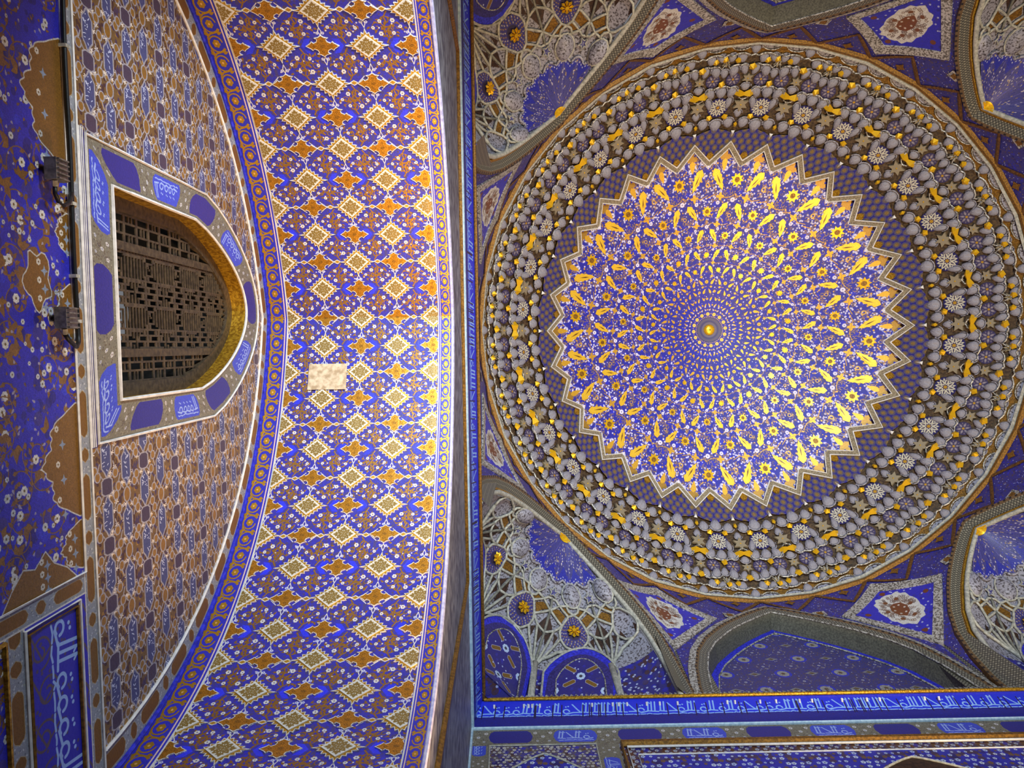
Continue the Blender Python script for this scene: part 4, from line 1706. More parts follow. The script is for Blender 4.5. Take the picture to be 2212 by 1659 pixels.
SQ = {3: 'rib-vaulted squinch in the corner where the foot cornice meets the niche wall',
      5: 'rib-vaulted squinch in the upper corner beside the warm-lit end of the niche vault',
      1: 'rib-vaulted squinch cut off by the photo edge, above the foot cornice beyond the blind arch',
      7: 'rib-vaulted squinch in the far top corner, its blue shell lit with cream and pink spots'}
for k in (3, 5, 1, 7):
    sq = empty('squinch', side_pt(k, 0, 9.0), SQ[k], 'squinch', 'squinches under the dome')
    zs_ = [8.95, 9.4, 9.8, 10.1, 10.35, 10.6, 10.85, 11.0, 11.1, 11.25, 11.4, 11.55, 11.7, 11.8, 11.9, 11.96, 11.995]
    V, F, UV = grid(lambda al, z: q_pt(k, al, z), np.linspace(-87, 87, 37), zs_)
    UV = [(al / 40, z) for al, z in UV]
    fm = [0 if zs_[j] < 10.1 else 1 for i in range(36) for j in range(len(zs_) - 1)]
    mesh('hood', V, F, None, sq, UV, True, mats=[M_SQG, M_CELL], fm=fm)
    # sill joining the hood's foot to the straight walls of the corner
    V, F, UV = [], [], []
    nn_ = (math.cos(k * pi / 4), math.sin(k * pi / 4))
    for i, al in enumerate(np.linspace(-90, 90, 37)):
        p = q_pt(k, al, 8.95)
        x_, y_ = p[0] - XC, p[1] - YC
        d, t = x_ * nn_[0] + y_ * nn_[1] - HW, -x_ * nn_[1] + y_ * nn_[0]
        f_ = max(1.0, 1.965 / (abs(t) + d))
        d2, t2 = d * f_, t * f_
        for (dd, tt_, zz) in ((d, t, 9.02), (d2, t2, 8.975)):
            V.append((XC + nn_[0] * (HW + dd) - nn_[1] * tt_, YC + nn_[1] * (HW + dd) + nn_[0] * tt_, zz))
            UV.append((tt_, dd * 2))
        if i:
            b = 2 * i
            F.append((b - 2, b - 1, b + 1, b))
    mesh('sill', V, F, M_SQG, sq, UV)
    # shell with its scalloped rim and gold eye
    def shell_z(al):
        q = (al + 90) / 20.
        return 11.42 - .07 * abs(math.sin(pi * q))
    V, F, UV = [], [], []
    als = np.linspace(-82, 82, 73)
    for i, al in enumerate(als):
        for j in range(8):
            q = j / 7
            z = 11.975 + (shell_z(al) - 11.975) * q
            V.append(q_pt(k, al, z, .035))
            UV.append(((al + 90) / 180, q))
            if i and j:
                b = 8 * i + j
                F.append((b - 9, b - 8, b, b - 1))
    mesh('blue_shell', V, F, M_SHELL, sq, UV, True)
    V, F, _ = tube([q_pt(k, al, shell_z(al), .04) for al in als], .022, 5)
    mesh('shell_rim', V, F, M_CELL, sq)
    V, F, UV = grid(lambda a, r: q_pt(k, a, 11.99 - r, .05), np.linspace(-89, 89, 13), (.0, .05, .10))
    mesh('gold_eye', V, F, M_GOLDFACET, sq, None, True)
    ribs, golds, browns = [], [], []
    for fc in (-80, -40, 0, 40, 80):
        for sg in (1, -1):
            for L in NET:
                Lc = [(fc + sg * a, z) for a, z in L]
                if max(abs(a) for a, z in Lc) > 90.1:
                    continue
                if L[0][1] < 9 and sg < 0:
                    continue
                r = .034 if L[0][1] < 9 else (.020 if L[-1][1] > 10.5 or L[0][0] != 20 else .026)
                pts = []
                for i in range(len(Lc) - 1):
                    a, b = Lc[i], Lc[i + 1]
                    for q in (0, .5):
                        pts.append(q_pt(k, a[0] + (b[0] - a[0]) * q, a[1] + (b[1] - a[1]) * q, .03))
                pts.append(q_pt(k, Lc[-1][0], Lc[-1][1], .03))
                if L[0][1] < 9:
                    V, F, _ = tube([q_pt(k, Lc[0][0], z, .06) for z in (8.98, 9.5, 10.12)], .05, 8)
                    mesh('colonnette', V, F, M_PALE, sq, None, True)
                    continue
                ribs.append(tube(pts, r, 5))
            for T_, acc in ((GOLDT, golds), (BROWNT, browns)):
                for P in T_:
                    Q = [(fc + sg * a, z) for a, z in P]
                    if max(abs(a) for a, z in Q) > 89:
                        continue
                    acc.append((fc, sg, Q))
        # boss: painted star plate, eight gold petals
        if abs(fc) < 60:
            P = [(0, 10.50), (5, 10.53), (8.6, 10.61), (9.4, 10.70), (8.6, 10.77), (4.4, 10.90), (0, 10.94)]
            P = P + [(-a, z) for a, z in P[::-1][1:-1]]
            V = [q_pt(k, fc + a, z, .026) for a, z in P] + [q_pt(k, fc, 10.72, .05)]
            n = len(P)
            F = [(i, (i + 1) % n, n) for i in range(n)]
            UV = [(.5 + a / 20, .5 + (z - 10.72) / .46) for a, z in P] + [(.5, .5)]
            bo = mesh('boss', V, F, M_BOSS, sq, UV)
            c0 = Vector(q_pt(k, fc, 10.72, .09))
            ex = (Vector(q_pt(k, fc + 2, 10.72, .09)) - Vector(q_pt(k, fc - 2, 10.72, .09))).normalized()
            ez = (Vector(q_pt(k, fc, 10.80, .09)) - Vector(q_pt(k, fc, 10.64, .09))).normalized()
            nn = ex.cross(ez)
            if nn.dot(Vector((XC, YC, 9)) - c0) < 0:
                nn = -nn
            parts = []
            for j in range(8):
                a = j * pi / 4
                d = ex * math.cos(a) + ez * math.sin(a)
                s = nn.cross(d)
                parts.append(([c0 + d * .02 + nn * .01, c0 + d * .075 + s * .026, c0 + d * .105, c0 + d * .075 - s * .026, c0 + d * .07 + nn * .035],
                              [(0, 1, 4), (1, 2, 4), (2, 3, 4), (3, 0, 4)], None))
            parts.append(tube([c0 - nn * .03, c0 + nn * .03], .03, 8))
            V, F, _ = join(parts)
            mesh('gold_rosette', V, F, M_GOLDFACET, bo)
        # small semi-dome cell with a pale rim
        if abs(fc) <= 80:
            ring_, V, F = [], [], []
            N = 14
            lim = 90
            for lv in range(4):
                ph = lv / 3 * pi / 2
                for i in range(N):
                    an = 2 * pi * i / N
                    pt_ = 1 + .18 * max(0, -math.sin(an)) ** 4
                    a = max(-lim, min(lim, fc + 10.5 * math.cos(an) * math.cos(ph)))
                    z = 11.24 + .155 * pt_ * math.sin(an) * math.cos(ph)
                    V.append(q_pt(k, a, z, .03 - .0 + .10 * math.sin(ph)))
            for lv in range(3):
                for i in range(N):
                    j = (i + 1) % N
                    F.append((lv * N + i, lv * N + j, (lv + 1) * N + j, (lv + 1) * N + i))
            F.append(tuple(3 * N + i for i in range(N)))
            dm = mesh('bell_cell', V, F, M_CELL, sq, None, True)
            V2, F2, _ = tube(V[:N], .016, 5, True)
            mesh('cell_rim', V2, F2, M_PALE, dm)
        # five-pointed star between two cells
        if fc < 80:
            P = [(fc + 20 + 5.2 * x, 11.19 + .085 * y) for x, y in star_outline()]
            V = [q_pt(k, a, z, .045) for a, z in P]
            st = mesh('star_panel', V, [tuple(range(len(V)))], M_STARP, sq)
            V2, F2, _ = tube([q_pt(k, a, z, .048) for a, z in P], .012, 5, True)
            mesh('star_rim', V2, F2, M_PALE, st)
        # painted facet below, with its blue pointed frame
        if abs(fc) < 60:
            def fpt(x, z, h):
                a, b = Vector(q_pt(k, fc - 18, 9.5)), Vector(q_pt(k, fc + 18, 9.5))
                p = a + (b - a) * (x + .5)
                inn = (Vector((XC, YC, 0)) - Vector((p.x, p.y, 0))).normalized()
                lean = .03 + max(0, z - 9.35) * .27
                p = p + inn * (h + lean)
                return (p.x, p.y, z)
            def ft(hw, zt, zs):
                P = [(-hw, 8.98), (-hw, zs)]
                for i in range(1, 16):
                    q = -1 + i / 8
                    P.append((hw * q, zs + (zt - zs) * (1 - abs(q) ** 1.9) ** .75))
                return P + [(hw, zs), (hw, 8.98)]
            for nm, hw, zt, zs, h, m_ in (('blue_arch_frame', .47, 10.46, 9.95, .0, M_BLUE), ('brown_arch_margin', .41, 10.33, 9.86, .006, M_DEEP), ('patterned_arch_panel', .30, 10.22, 9.78, .012, M_SQP)):
                V, F, UV = [], [], []
                zr = sorted([8.98, 9.2, 9.35, 9.5, 9.65, zs] + [zs + (zt - zs) * (1 - (1 - i / 9) ** 2) for i in range(1, 10)])
                for i, z in enumerate(zr):
                    wz = hw if z <= zs else hw * max(0., 1 - ((z - zs) / (zt - zs)) ** (1 / .75)) ** (1 / 1.9)
                    for j in range(3):
                        x = (-1 + j) * wz
                        V.append(fpt(x, z, h))
                        UV.append((.5 + x / .62, (z - 8.98) / 1.3))
                        if i and j:
                            b_ = 3 * i + j
                            F.append((b_ - 4, b_ - 3, b_, b_ - 1))
                mesh(nm, V, F, m_, sq, UV)
            V, F, UV = [], [], []
            for j in range(9):
                x = -.5 + j / 8
                V += [fpt(x, 8.985, .005), q_pt(k, max(-90, min(90, fc + 40 * x)), 8.965)]
                UV += [(x, 0), (x, .15)]
                if j:
                    F.append((2 * j - 2, 2 * j - 1, 2 * j + 1, 2 * j))
            mesh('facet_foot', V, F, M_SQG, sq, UV)
            V2, F2, _ = tube([fpt(x, z, .014) for x, z in ft(.305, 10.225, 9.785)], .009, 5)
            mesh('lilac_line', V2, F2, M_SILVER, sq)
            V2, F2, _ = tube([fpt(x, z, .01) for x, z in ft(.48, 10.475, 9.95)], .016, 5)
            mesh('arch_roll', V2, F2, M_PALE, sq)
    V, F, _ = join(ribs)
    o = mesh('rib_net', V, F, M_PALE, sq, None, True)
    for acc, m_, nm in ((golds, M_OLDGOLD, 'gilt_lozenge'), (browns, M_DKBROWN, 'dark_triangle')):
        for fc, sg, Q in acc:
            V = [q_pt(k, a, z, .014) for a, z in Q]
            mesh(nm, V, [tuple(range(len(V)))], m_, sq)
    # arch frame: white roll, gilt roll, lattice band, dotted line
    roll(k, -.015, .038, M_PALE, 'white_roll', sq, -.06)
    V, F, UV = band(k, .0, .085, M_OLDGOLD, -.09, -.05)
    mesh('gilt_band', V, F, M_OLDGOLD, sq, UV)
    roll(k, .05, .02, M_GOLD, 'gilt_roll', sq, -.06)
    V, F, UV = band(k, .085, .19, M_LATT, -.05, .035)
    mesh('lattice_band', V, F, M_LATT, sq, UV)
    V, F, UV = band(k, .19, .24, M_DOTL, .035, .055, .1)
    mesh('dotted_line', V, F, M_DOTL, sq, UV)
    V, F, UV = band(k, .24, .27, M_BROWN, .055, .0)
    mesh('brown_band', V, F, M_BROWN, sq, UV)
# ================================================================== ring and honeycomb vaulting of the dome
CN = (-.788, -.615)


def mq_pt(al, u, h=0.):
    """point on the cone between ring (u = 0) and star border (u = 1), h towards the hall"""
    r = RR + (RS - RR) * u + CN[0] * h
    z = ZR + (ZS - ZR) * u + CN[1] * h
    return (XC + r * math.cos(rad(al)), YC + r * math.sin(rad(al)), z)


def mq_mat(al, u, h, sx, sy, sz, spin=0.):
    ct, st = math.cos(rad(al)), math.sin(rad(al))
    p = mq_pt(al, u, h)
    T = Vector((-st, ct, 0))
    U = Vector((-.615 * ct, -.615 * st, .788))
    N = Vector((CN[0] * ct, CN[0] * st, CN[1]))
    c, s = math.cos(spin), math.sin(spin)
    a, b = T * c + U * s, U * c - T * s
    # keep the frame right-handed
    if a.cross(b).dot(N) < 0:
        a = -a
    return Matrix(((a.x * sx, b.x * sy, N.x * sz, p[0]), (a.y * sx, b.y * sy, N.y * sz, p[1]), (a.z * sx, b.z * sy, N.z * sz, p[2]), (0, 0, 0, 1)))


ring = empty('dome_ring', (XC, YC, ZR), 'thin pale cream ring of 32 straight lengths framing the honeycomb vaulting', 'moulding')
for i in range(32):
    a0, a1 = i * 11.25, (i + 1) * 11.25
    V, F, _ = tube([drum_pt(rad(a), ZR - .01, .02) for a in (a0, a1)], .033, 6)
    mesh('ring_length', V, F, M_PALE, ring)
    V, F, _ = tube([drum_pt(rad(a), ZR - .10, .0) for a in (a0, a1)], .05, 5)
    mesh('gilt_length', V, F, M_OLDGOLD, ring)


def tex_fan():
    t = Tx(256, 256, -5.63, 5.63, .80, 1.26, (.15, .14, .50))
    t.px = .02
    S_ = 17.                                                 # degrees per unit of u, so that blobs come out round
    for j in range(-1, 9):
        for i in range(-4, 5):
            a, u = (i + .5 * (j % 2)) * 2.3, .862 + j * .066
            g = 1 if u < 1.2 - .2 * abs(a) / 5.6 else .6
            P = [(a + .98 * math.cos(q * pi / 4), u + .041 * math.sin(q * pi / 4)) for q in range(8)]
            t.px = .008
            t.poly(P, (.34, .31, .40), .2)
            t.poly([(a + (x - a) * .55, u + (y - u) * .55) for x, y in P], (.52, .42, .24), .5)
    t.speckle(.3, 3, 2)
    return t


def tex_petals(n, body, petal, vein, heart=GOLD):
    t = Tx(256, 256, -1, 1, -1, 1, body)
    for i in range(n):
        a = 2 * pi * i / n
        t.poly(leafp(.2 * math.cos(a), .2 * math.sin(a), a, .72, .20, 9, .8), petal)
        t.poly(leafp(.30 * math.cos(a), .30 * math.sin(a), a, .44, .07, 7, .8), vein)
        b = a + pi / n
        t.poly(leafp(.62 * math.cos(b), .62 * math.sin(b), b, .3, .09), petal)
    t.poly(starp(0, 0, .22, 8, .6), heart, .8)
    t.speckle(.3, 3, 2)
    return t


M_FAN = mat_paint('honeycomb_fan_paint', tex_fan(), .5, .4, .2, 80)
M_FLOW = mat_paint('eight_petal_flower_paint', tex_petals(8, (.13, .11, .34), (.76, .74, .66), (.30, .26, .34)), .45, .5, .2, 80)
M_FLOW2 = mat_paint('dark_flower_paint', tex_petals(6, (.20, .17, .34), (.42, .38, .44), (.62, .58, .62)), .5, .5, .2, 80)
M_STAR = mat_noise('star_stucco', (.46, .41, .33), (.66, .61, .50), 40, .5, .1, .3)


def cup_mesh(name, m):
    N, V, F = 12, [], []
    for lv in range(4):
        q = lv / 3
        for i in range(N):
            a = 2 * pi * i / N
            x, y = math.cos(a), math.sin(a)
            y = y * (1.28 if y > 0 else .85) if abs(y) > .2 else y
            if y > 0:
                x *= 1 - .25 * y ** 2
            s = math.cos(q * pi / 2 * .92)
            V.append((x * s, y * s + .30 * q, .80 * math.sin(q * pi / 2) * (1 - .22 * (abs(x) < .3 and lv in (1, 2)))))
    for lv in range(3):
        for i in range(N):
            j = (i + 1) % N
            F.append((lv * N + i, lv * N + j, (lv + 1) * N + j, (lv + 1) * N + i))
    F.append(tuple(3 * N + i for i in range(N)))
    return mesh_data(name, V, F, m, None, False)


def hood_mesh(name, m):
    """pale rim arched over the outer end of a cell"""
    V, F, _ = tube([(1.12 * math.cos(a), 1.05 * math.sin(a), .10) for a in np.linspace(pi * 1.02, pi * 1.98, 9)], .10, 4)
    return mesh_data(name, V, F, m)


def shard_mesh(name, m):
    V = [(-1, -.2, 0), (-.5, .9, 0), (.6, .8, 0), (1, -.3, 0), (0, -1, 0), (.1, .1, .9)]
    F = [(i, (i + 1) % 5, 5)[::-1] for i in range(5)]
    return mesh_data(name, V, F, m)


def bigshard_mesh(name, m):
    V = [(-1, .1, 0), (-.55, -.75, 0), (0, -.25, 0), (.55, -.75, 0), (1, .1, 0), (.45, .6, 0), (0, .35, 0), (-.45, .6, 0), (-.5, 0, .75), (.5, 0, .75), (0, .1, .35)]
    F = [(0, 1, 8), (1, 2, 8), (2, 10, 8), (10, 6, 8), (6, 7, 8), (7, 0, 8), (2, 3, 9), (3, 4, 9), (4, 5, 9), (5, 6, 9), (6, 10, 9), (10, 2, 9)]
    return mesh_data(name, V, F, m)


def star_mesh(name, m, n=6, q=.52):
    P = starp(0, 0, 1, n, q, pi / 2)
    V = [(x, y, .0) for x, y in P] + [(x, y, -.5) for x, y in P]
    k = len(P)
    F = [tuple(range(k))] + [(i, k + i, k + (i + 1) % k, (i + 1) % k) for i in range(k)]
    return mesh_data(name, V, F, m)


def disc_mesh(name, m, n=16):
    V = [(math.cos(2 * pi * i / n), math.sin(2 * pi * i / n), 0) for i in range(n)]
    return mesh_data(name, V, [tuple(range(n))], m, [(.5 + v[0] / 2, .5 + v[1] / 2) for v in V])


def dot_mesh(name, m):
    V = [(math.cos(i * pi / 3), math.sin(i * pi / 3), 0) for i in range(6)] + [(0, 0, .8)]
    return mesh_data(name, V, [(i, (i + 1) % 6, 6) for i in range(6)], m)


CUP, HOOD = cup_mesh('niche_cell', M_CELL), hood_mesh('cell_rim', M_PALE)
SHARD, BIG = shard_mesh('gilt_facet', M_GOLDFACET), bigshard_mesh('gilt_wing', M_GOLDFACET)
STAR, FLOW, FLOW2, DOT = star_mesh('star_panel', M_STAR), disc_mesh('flower_panel', M_FLOW), disc_mesh('dark_flower_panel', M_FLOW2), dot_mesh('gilt_stud', M_GOLDFACET)
SPIKE = mesh_data('white_spike', [(-1, -1, 0), (1, -1, 0), (0, 1, 0), (0, -.6, .8)], [(0, 1, 3), (1, 2, 3), (2, 0, 3)], M_WHITE)

TL = ('topmost honeycomb row of pale cells around the blue fans, just outside the zigzag star border',
      'second honeycomb row with large eight-petalled flowers, grey stars and gold wings',
      'third honeycomb row with small dark flowers and paired pale cells',
      'outermost honeycomb row of pale cells, next to the cream ring')
tiers = [empty('muqarnas_tier', mq_pt(0, u), l, 'muqarnas', 'honeycomb rows of the dome') for u, l in zip((.85, .55, .3, .08), TL)]
UB = ((.66, 1.02), (.40, .66), (.115, .40), (-.01, .115))
BK = (.075, .085, .075, .05)
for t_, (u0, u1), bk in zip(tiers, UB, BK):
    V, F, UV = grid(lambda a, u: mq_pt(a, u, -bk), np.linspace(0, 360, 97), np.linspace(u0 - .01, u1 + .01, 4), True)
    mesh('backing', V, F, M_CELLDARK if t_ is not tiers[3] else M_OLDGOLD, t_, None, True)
# sector pieces: (tier, kind, angle, u, h, half width, half length, height, mirrored, spin)
PC_ = [
    (0, 'c', 2.15, .785, -.05, .098, .105, .085, 1, .15), (0, 'c', 5.625, .805, -.05, .115, .12, .10, 0, 0), (0, 'c', 0, .695, -.06, .07, .08, .06, 0, 0),
    (0, 's', 3.5, .722, -.01, .06, .065, .07, 1, .4), (0, 's', 0, .81, -.01, .035, .06, .05, 0, 0), (0, 'p', 0, .925, -.03, .035, .085, .06, 0, 0),
    (1, 'c', 3.05, .585, -.07, .06, .115, .07, 1, -.2), (1, 'c', 2.85, .468, -.05, .085, .105, .085, 1, -.5), (1, 'c', 5.625, .465, -.05, .10, .105, .10, 0, 0), (1, 'c', 0, .42, -.05, .085, .075, .07, 0, 0),
    (1, '*', 0, .602, -.005, .145, .145, .09, 0, 0), (1, 'd', 0, .602, .0, .014, .014, .02, 0, 0), (1, 'f', 5.625, .635, -.045, .19, .20, 1, 0, 0),
    (1, 'b', 0, .490, -.01, .18, .11, .13, 0, 0), (1, 's', 5.3, .390, -.01, .06, .072, .075, 0, .3),
    (2, '*', 0, .345, -.02, .10, .10, .08, 0, 0), (2, 'd', 0, .345, -.015, .012, .012, .02, 0, 0), (2, 'g', 3.25, .362, -.055, .125, .13, 1, 1, 0), (2, 'c', 3.55, .262, -.05, .085, .10, .085, 1, -.25),
    (2, 'c', 1.3, .250, -.05, .07, .10, .075, 1, .3), (2, 'c', 5.625, .285, -.05, .07, .085, .06, 0, 0), (2, '*', 5.625, .192, -.02, .085, .085, .07, 0, 0), (2, 'd', 5.625, .192, -.015, .011, .011, .02, 0, 0),
    (2, 's', .3, .224, .01, .07, .07, .075, 0, .2), (2, 's', 5.2, .152, .0, .06, .06, .065, 0, .5), (2, 's', 3.2, .165, .0, .055, .062, .065, 1, .3),
    (2, 'c', 2.3, .142, -.04, .085, .085, .07, 1, .2), (2, 'c', 4.5, .135, -.04, .075, .08, .07, 1, -.2),
    (3, 'c', 0, .058, -.03, .085, .085, .07, 0, 0),
]
NAMES = {'c': ('niche_cell', CUP), 's': ('gilt_facet', SHARD), 'p': ('white_spike', SPIKE), '*': ('star_panel', STAR), 'd': ('gilt_stud', DOT), 'f': ('flower_panel', FLOW), 'g': ('dark_flower_panel', FLOW2), 'b': ('gilt_wing', BIG)}
for s in range(32):
    for ti, kd, al, u, h, sx, sy, sz, mir, spin in PC_:
        for sg in ((1, -1) if mir else (1,)):
            nm, me = NAMES[kd]
            put(nm, me, tiers[ti], mq_mat(s * 11.25 + sg * al, u, h, sx, sy, sz, sg * spin))
for ti in range(4):                                       # pale rims over the cells
    P = []
    for s in range(32):
        for tj, kd, al, u, h, sx, sy, sz, mir, spin in PC_:
            if kd == 'c' and tj == ti:
                for sg in ((1, -1) if mir else (1,)):
                    M = mq_mat(s * 11.25 + sg * al, u, h + .03, sx, sy, sx, sg * spin)
                    P.append(([M @ v.co for v in HOOD.vertices], [tuple(p.vertices) for p in HOOD.polygons], None))
    V, F, _ = join(P)
    o = mesh('cell_rims', V, F, M_CELL, tiers[ti])
    o['kind'] = 'stuff'


def wave(keys, r, m, par, h=.0):
    A = [(-k[0], k[1]) for k in keys[::-1] if k[0] > 0] + list(keys)
    pts = []
    for s in range(32):
        for a, u in A:
            if a < 5.62:
                pts.append(mq_pt(s * 11.25 + a, u, h))
        
    V, F, _ = tube(pts, r, 5, True)
    mesh('wavy_rim', V, F, m, par)


wave([(0, .545), (1.0, .525), (1.7, .455), (2.6, .418), (3.6, .425), (4.4, .412), (5.0, .405), (5.625, .41)], .012, M_SILVER, tiers[1], .0)
wave([(0, .232), (.6, .222), (1.4, .198), (2.2, .21), (3.0, .203), (4.0, .212), (4.7, .235), (5.2, .205), (5.625, .165)], .012, M_SILVER, tiers[2], .0)
wave([(0, .105), (.8, .118), (1.5, .103), (2.2, .094), (3.2, .093), (4.0, .102), (4.8, .12), (5.3, .105), (5.625, .10)], .013, M_SILVER, tiers[2], .02)
for s in range(32):                                       # flat painted arcs against the ring
    for sg in (1, -1):
        V, F, _ = tube([mq_pt(s * 11.25 + sg * (3.1 + 2.1 * math.cos(a)), .02 + .055 * math.sin(a), -.01) for a in np.linspace(0, pi, 9)], .011, 4)
        mesh('arc_rim', V, F, M_SILVER, tiers[3])
        V = [mq_pt(s * 11.25 + sg * (3.1 + 2.0 * math.cos(a)), .018 + .05 * math.sin(a), -.025) for a in np.linspace(0, pi, 9)]
        mesh('arc_field', V, [tuple(range(9))], M_CELL, tiers[3])

# fans and zigzag star border
star = empty('star_border', mq_pt(0, 1.0), 'zigzag olive band with white edges, a many-pointed star around the dome painting', 'border')
for s in range(32):
    c = (s + .5) * 11.25

    def lo(a):
        return .862 + .055 * (abs(a) / 5.625) ** 2 - .012 * abs(math.sin(a * 1.6))

    def hi(a):
        return 1.215 - .215 * abs(a) / 5.625
    V, F, UV = grid(lambda a, q: mq_pt(c + a, lo(a) + (hi(a) - lo(a)) * q, -.015), np.linspace(-5.625, 5.625, 11), np.linspace(0, 1, 6), True)
    UV = [((a + 5.63) / 11.26, (lo(a) + (hi(a) - lo(a)) * q - .80) / .46) for a, q in UV]
    fan = mesh('blue_fan', V, F, M_FAN, tiers[0], UV)
    V = [mq_pt(c, 1.205, .0)]
    for i in range(17):
        a = -pi * .80 + pi * .60 * i / 16
        f = 1 if i % 2 == 0 else .84
        V.append(mq_pt(c + 1.75 * f * math.cos(a), 1.205 + .112 * f * math.sin(a), .012))
    mesh('gilt_sun', V, [(0, i, i + 1) for i in range(1, 17)], M_GOLD, fan)
    c = s * 11.25
    O, I = [(-5.625, 1.195), (0, .978), (5.625, 1.195)], [(-5.625, 1.272), (0, 1.058), (5.625, 1.272)]
    P = O + I[::-1]
    V = [mq_pt(c + a, u, .03) for a, u in P] + [mq_pt(c + a, u, -.10) for a, u in P]
    F = [(0, 1, 4, 5), (1, 2, 3, 4)] + [(i, 6 + i, 6 + (i + 1) % 6, (i + 1) % 6) for i in (0, 1, 3, 4)]
    ch = mesh('chevron', V, F, M_OLDGOLD if False else M_SILVER if False else M_STAR, star)
    P_ = []
    for L in (O, I):
        P_.append(tube([mq_pt(c + a, u, .034) for a, u in L], .013, 4))
    V, F, _ = join(P_)
    mesh('white_edge', V, F, M_WHITE, ch)
# ================================================================== painted dome
RD = 3.62


def dome_z(r):
    return ZA - 1.154 * (max(r, 0) / 3.243) ** 1.55


def dome_pt(r, th, h=0.):
    return (XC + r * math.cos(th), YC + r * math.sin(th), dome_z(r) - h)


WED = pi / 8
PH = rad(5.625)
ROWS = [2.93 * .807 ** i for i in range(13)]
NGEO = 5


def tex_dome():
    t = Tx(448, 1100, 0, 1, .0, RD, (.13, .13, .62), wedge=WED)
    rng = random.Random(12)
    Y = (.86, .66, .20)

    def P(r, a):
        return (r * math.sin(a), r * math.cos(a))
    for i in range(650):
        r = RD * math.sqrt(rng.random())
        a = rng.uniform(-.5, .5) * WED
        x, y = P(r, a)
        s = .012 + .010 * r / RD
        t.disc(x, y, s * rng.uniform(.8, 2.2), rng.choice(((.22, .20, .56), (.30, .26, .52), (.16, .16, .80), (.26, .22, .42))), 0, .6)
    for i in range(900):
        r = RD * (.12 + .88 * math.sqrt(rng.random()))
        a = rng.uniform(-.5, .5) * WED
        x, y = P(r, a)
        s = (.010 + .012 * r / RD) * rng.uniform(.5, 1.1)
        c = rng.random()
        if c < .5:
            t.disc(x, y, s, (.80, .78, .90))
        elif c < .75:
            t.disc(x, y, s * .9, (.80, .60, .30), .6)
        else:
            t.line(spiral(x, y, s * 2.6, s, rng.uniform(0, 6), .8, 9), s * .6, (.62, .48, .34), .5)
    for i, R in enumerate(ROWS):
        k = R / 2.93
        fa = [-WED, 0, WED] if i % 2 == 0 else [-WED / 2, WED / 2]
        la = [-WED / 2, WED / 2] if i % 2 == 0 else [-WED, 0, WED]
        for a in fa:
            if abs(a) > WED * .75:
                continue
            x, y = P(R, a)
            if i >= NGEO:
                t.poly([(x + p, y + q) for p, q in starp(0, 0, .125 * k, 9, .62, a)], Y, .7)
                t.disc(x, y, .035 * k, (.55, .40, .15))
            for sg in (1, -1) if i < 5 else ():
                t.flower(*P(R * 1.065, a + sg * .085), .045 * k, (.84, .82, .92), (.5, .45, .6), 8)
                t.flower(*P(R * .93, a + sg * .10), .030 * k, (.80, .78, .90), (.5, .45, .6), 6)
        for a in la:
            if abs(a) > WED * .75:
                continue
            if i >= NGEO:
                for sg in (1, -1):
                    x, y = P(R, a + sg * .074)
                    d = -a - sg * .074 + pi / 2 + sg * .50
                    t.poly(leafp(x - .19 * k * math.cos(d), y - .19 * k * math.sin(d), d, .42 * k, .082 * k), Y, .7)
            if i > 5:
                continue
            t.flower(*P(R * 1.09, a), .055 * k, (.86, .84, .94), (.5, .45, .6), 8)
            t.ring(*P(R * .97, a), .035 * k, .016 * k, (.82, .64, .28), .6)
        if i < 6:
            r2 = R * .898
            for j in (-1, 0, 1, 2):
                a = (j - .5) * WED / 2
                x, y = P(r2, a)
                c, s = math.cos(-a), math.sin(-a)
                t.poly([(x + p * c - q * s, y + p * s + q * c) for p, q in cross_out(.085 * k, .075 * k)], Y, .7)
                if i < 4:
                  t.line([P(r2 * .99, a - .10), P(r2 * 1.012, a - .05), P(r2, a), P(r2 * .99, a + .05), P(r2 * 1.01, a + .10)], .014 * k, (.74, .56, .26), .6)
    for j in (-1, 0, 1, 2):
        a = (j - .5) * WED / 2
        x, y = P(3.32, a)
        c, s = math.cos(-a), math.sin(-a)
        t.poly([(x + p * c - q * s, y + p * s + q * c) for p, q in cross_out(.12, .13)], (.66, .50, .20), .7)
        t.poly([(x + p, y + q) for p, q in leafp(0, -.03, -pi / 2 - a, .22, .05)], Y, .7)
        for sg in (1, -1):
            t.flower(*P(3.24, a + sg * .060), .04, (.84, .82, .92), (.5, .45, .6), 7)
            t.disc(*P(3.42, a + sg * .035), .026, (.76, .78, .92))
            t.line([P(3.10, a + sg * .02), P(3.18, a + sg * .045), P(3.30, a + sg * .07)], .012, (.6, .62, .86))
    # dim rings round the eye
    for r0, c in ((.27, (.22, .20, .44)), (.25, (.34, .31, .42)), (.20, (.24, .22, .42)), (.16, (.38, .35, .44))):
        t.poly([P(r0, a) for a in np.linspace(-WED, WED, 9)] + [(0, -.01)], c)
    for j in (-1, 0, 1, 2):
        t.flower(*P(.335, (j - .5) * WED), .036, (.92, .78, .36), GOLD, 6)
        for r0, s in ((.42, .015), (.49, .017)):
            for q in (-.25, .25):
                t.disc(*P(r0, (j + q) * WED), s, (.78, .72, .80))
    t.speckle(.15, 3, 2)
    return t


def tex_leaf():
    t = Tx(128, 64, -1, 1, -1, 1, (.97, .77, .22))
    t.m[:] = .9
    t.poly([(-.45, 0), (-.1, .16), (.45, 0), (-.1, -.16)], (.45, .32, .12), .4)
    t.speckle(.2, 2, 2)
    return t


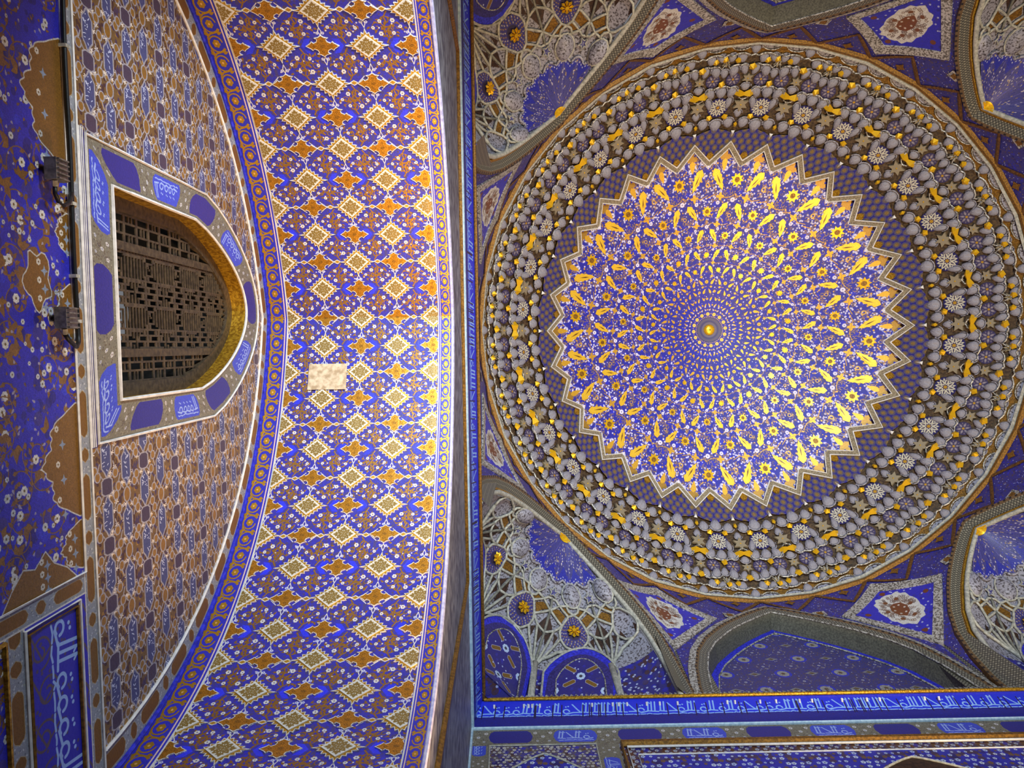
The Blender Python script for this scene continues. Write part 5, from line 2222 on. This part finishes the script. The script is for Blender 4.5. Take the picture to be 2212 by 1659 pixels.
M_DOME = mat_paint('dome_paint', tex_dome(), .55, .6, .15, 60)
M_LEAF = mat_paint('gilt_leaf_paint', tex_leaf(), .36, .42, .12, 60)
dome = empty('dome', (XC, YC, ZR), 'great blue painted dome with rings of gold leaves and flowers round a gold eye', 'dome')
rs_ = [0.001] + list(np.linspace(.12, RD, 30))
V, F, UV = grid(lambda th, r: dome_pt(r, th), np.linspace(0, 2 * pi, 129), rs_, True)
UV = [((th - PH) / WED + .5, r / RD) for th, r in UV]
mesh('painted_shell', V, F, M_DOME, dome, UV, True)


def dome_plate(name, P, r0, th0, h0, h1, m, par, uvf):
    fn = lambda a, b, h: dome_pt(r0 + b, th0 + a / r0, h)
    V, F, UV = slab(P, fn, h0, h1, uvf)
    F = [f[::-1] for f in F]
    return mesh(name, V, F, m, par, UV)


for i in range(NGEO):
    R = ROWS[i]
    k = R / 2.93
    for j in range(16):
        fa = PH + j * WED + (0 if i % 2 == 0 else WED / 2)
        P = starp(0, 0, .130 * k, 9, .62)
        o = dome_plate('gilt_flower', P, R, fa, -.002, .012, M_GOLDFACET, dome, None)
        if i < 3:
            Q = [(.05 * k * math.cos(a * .7), .05 * k * math.sin(a * .7)) for a in range(9)]
            dome_plate('flower_heart', Q, R, fa, .01, .017, M_OLDGOLD, o, None)
        la = fa + WED / 2
        for sg in (1, -1):
            d = pi / 2 + sg * .50
            ca, sa = math.cos(d), math.sin(d)
            # round end outwards and towards the pair's axis, points spread inwards
            P = serrleaf(0, 0, d + pi, .44 * k, .084 * k, 5)
            dome_plate('gilt_leaf', P, R, la + sg * .074, -.002, .012, M_LEAF, dome,
                       lambda a, b: (.5 + (a * ca + b * sa) / (.44 * k), .5 + (-a * sa + b * ca) / (.17 * k)))
V, F = [dome_pt(0, 0, .07)], []
for lv, (r, h) in enumerate(((.07, .065), (.105, .045), (.115, .0))):
    for i in range(20):
        V.append(dome_pt(r, i * pi / 10, h))
for i in range(20):
    j = (i + 1) % 20
    F.append((0, 1 + i, 1 + j))
    for lv in (0, 1):
        F.append((1 + lv * 20 + i, 21 + lv * 20 + i, 21 + lv * 20 + j, 1 + lv * 20 + j))
eye = mesh('gold_eye', V, F, M_GOLDFACET, dome, None, True)
V, F, _ = tube([dome_pt(0, 0, .06), dome_pt(0, 0, .085)], .012, 6)
mesh('eye_hook', V, F, M_BLACK, eye)
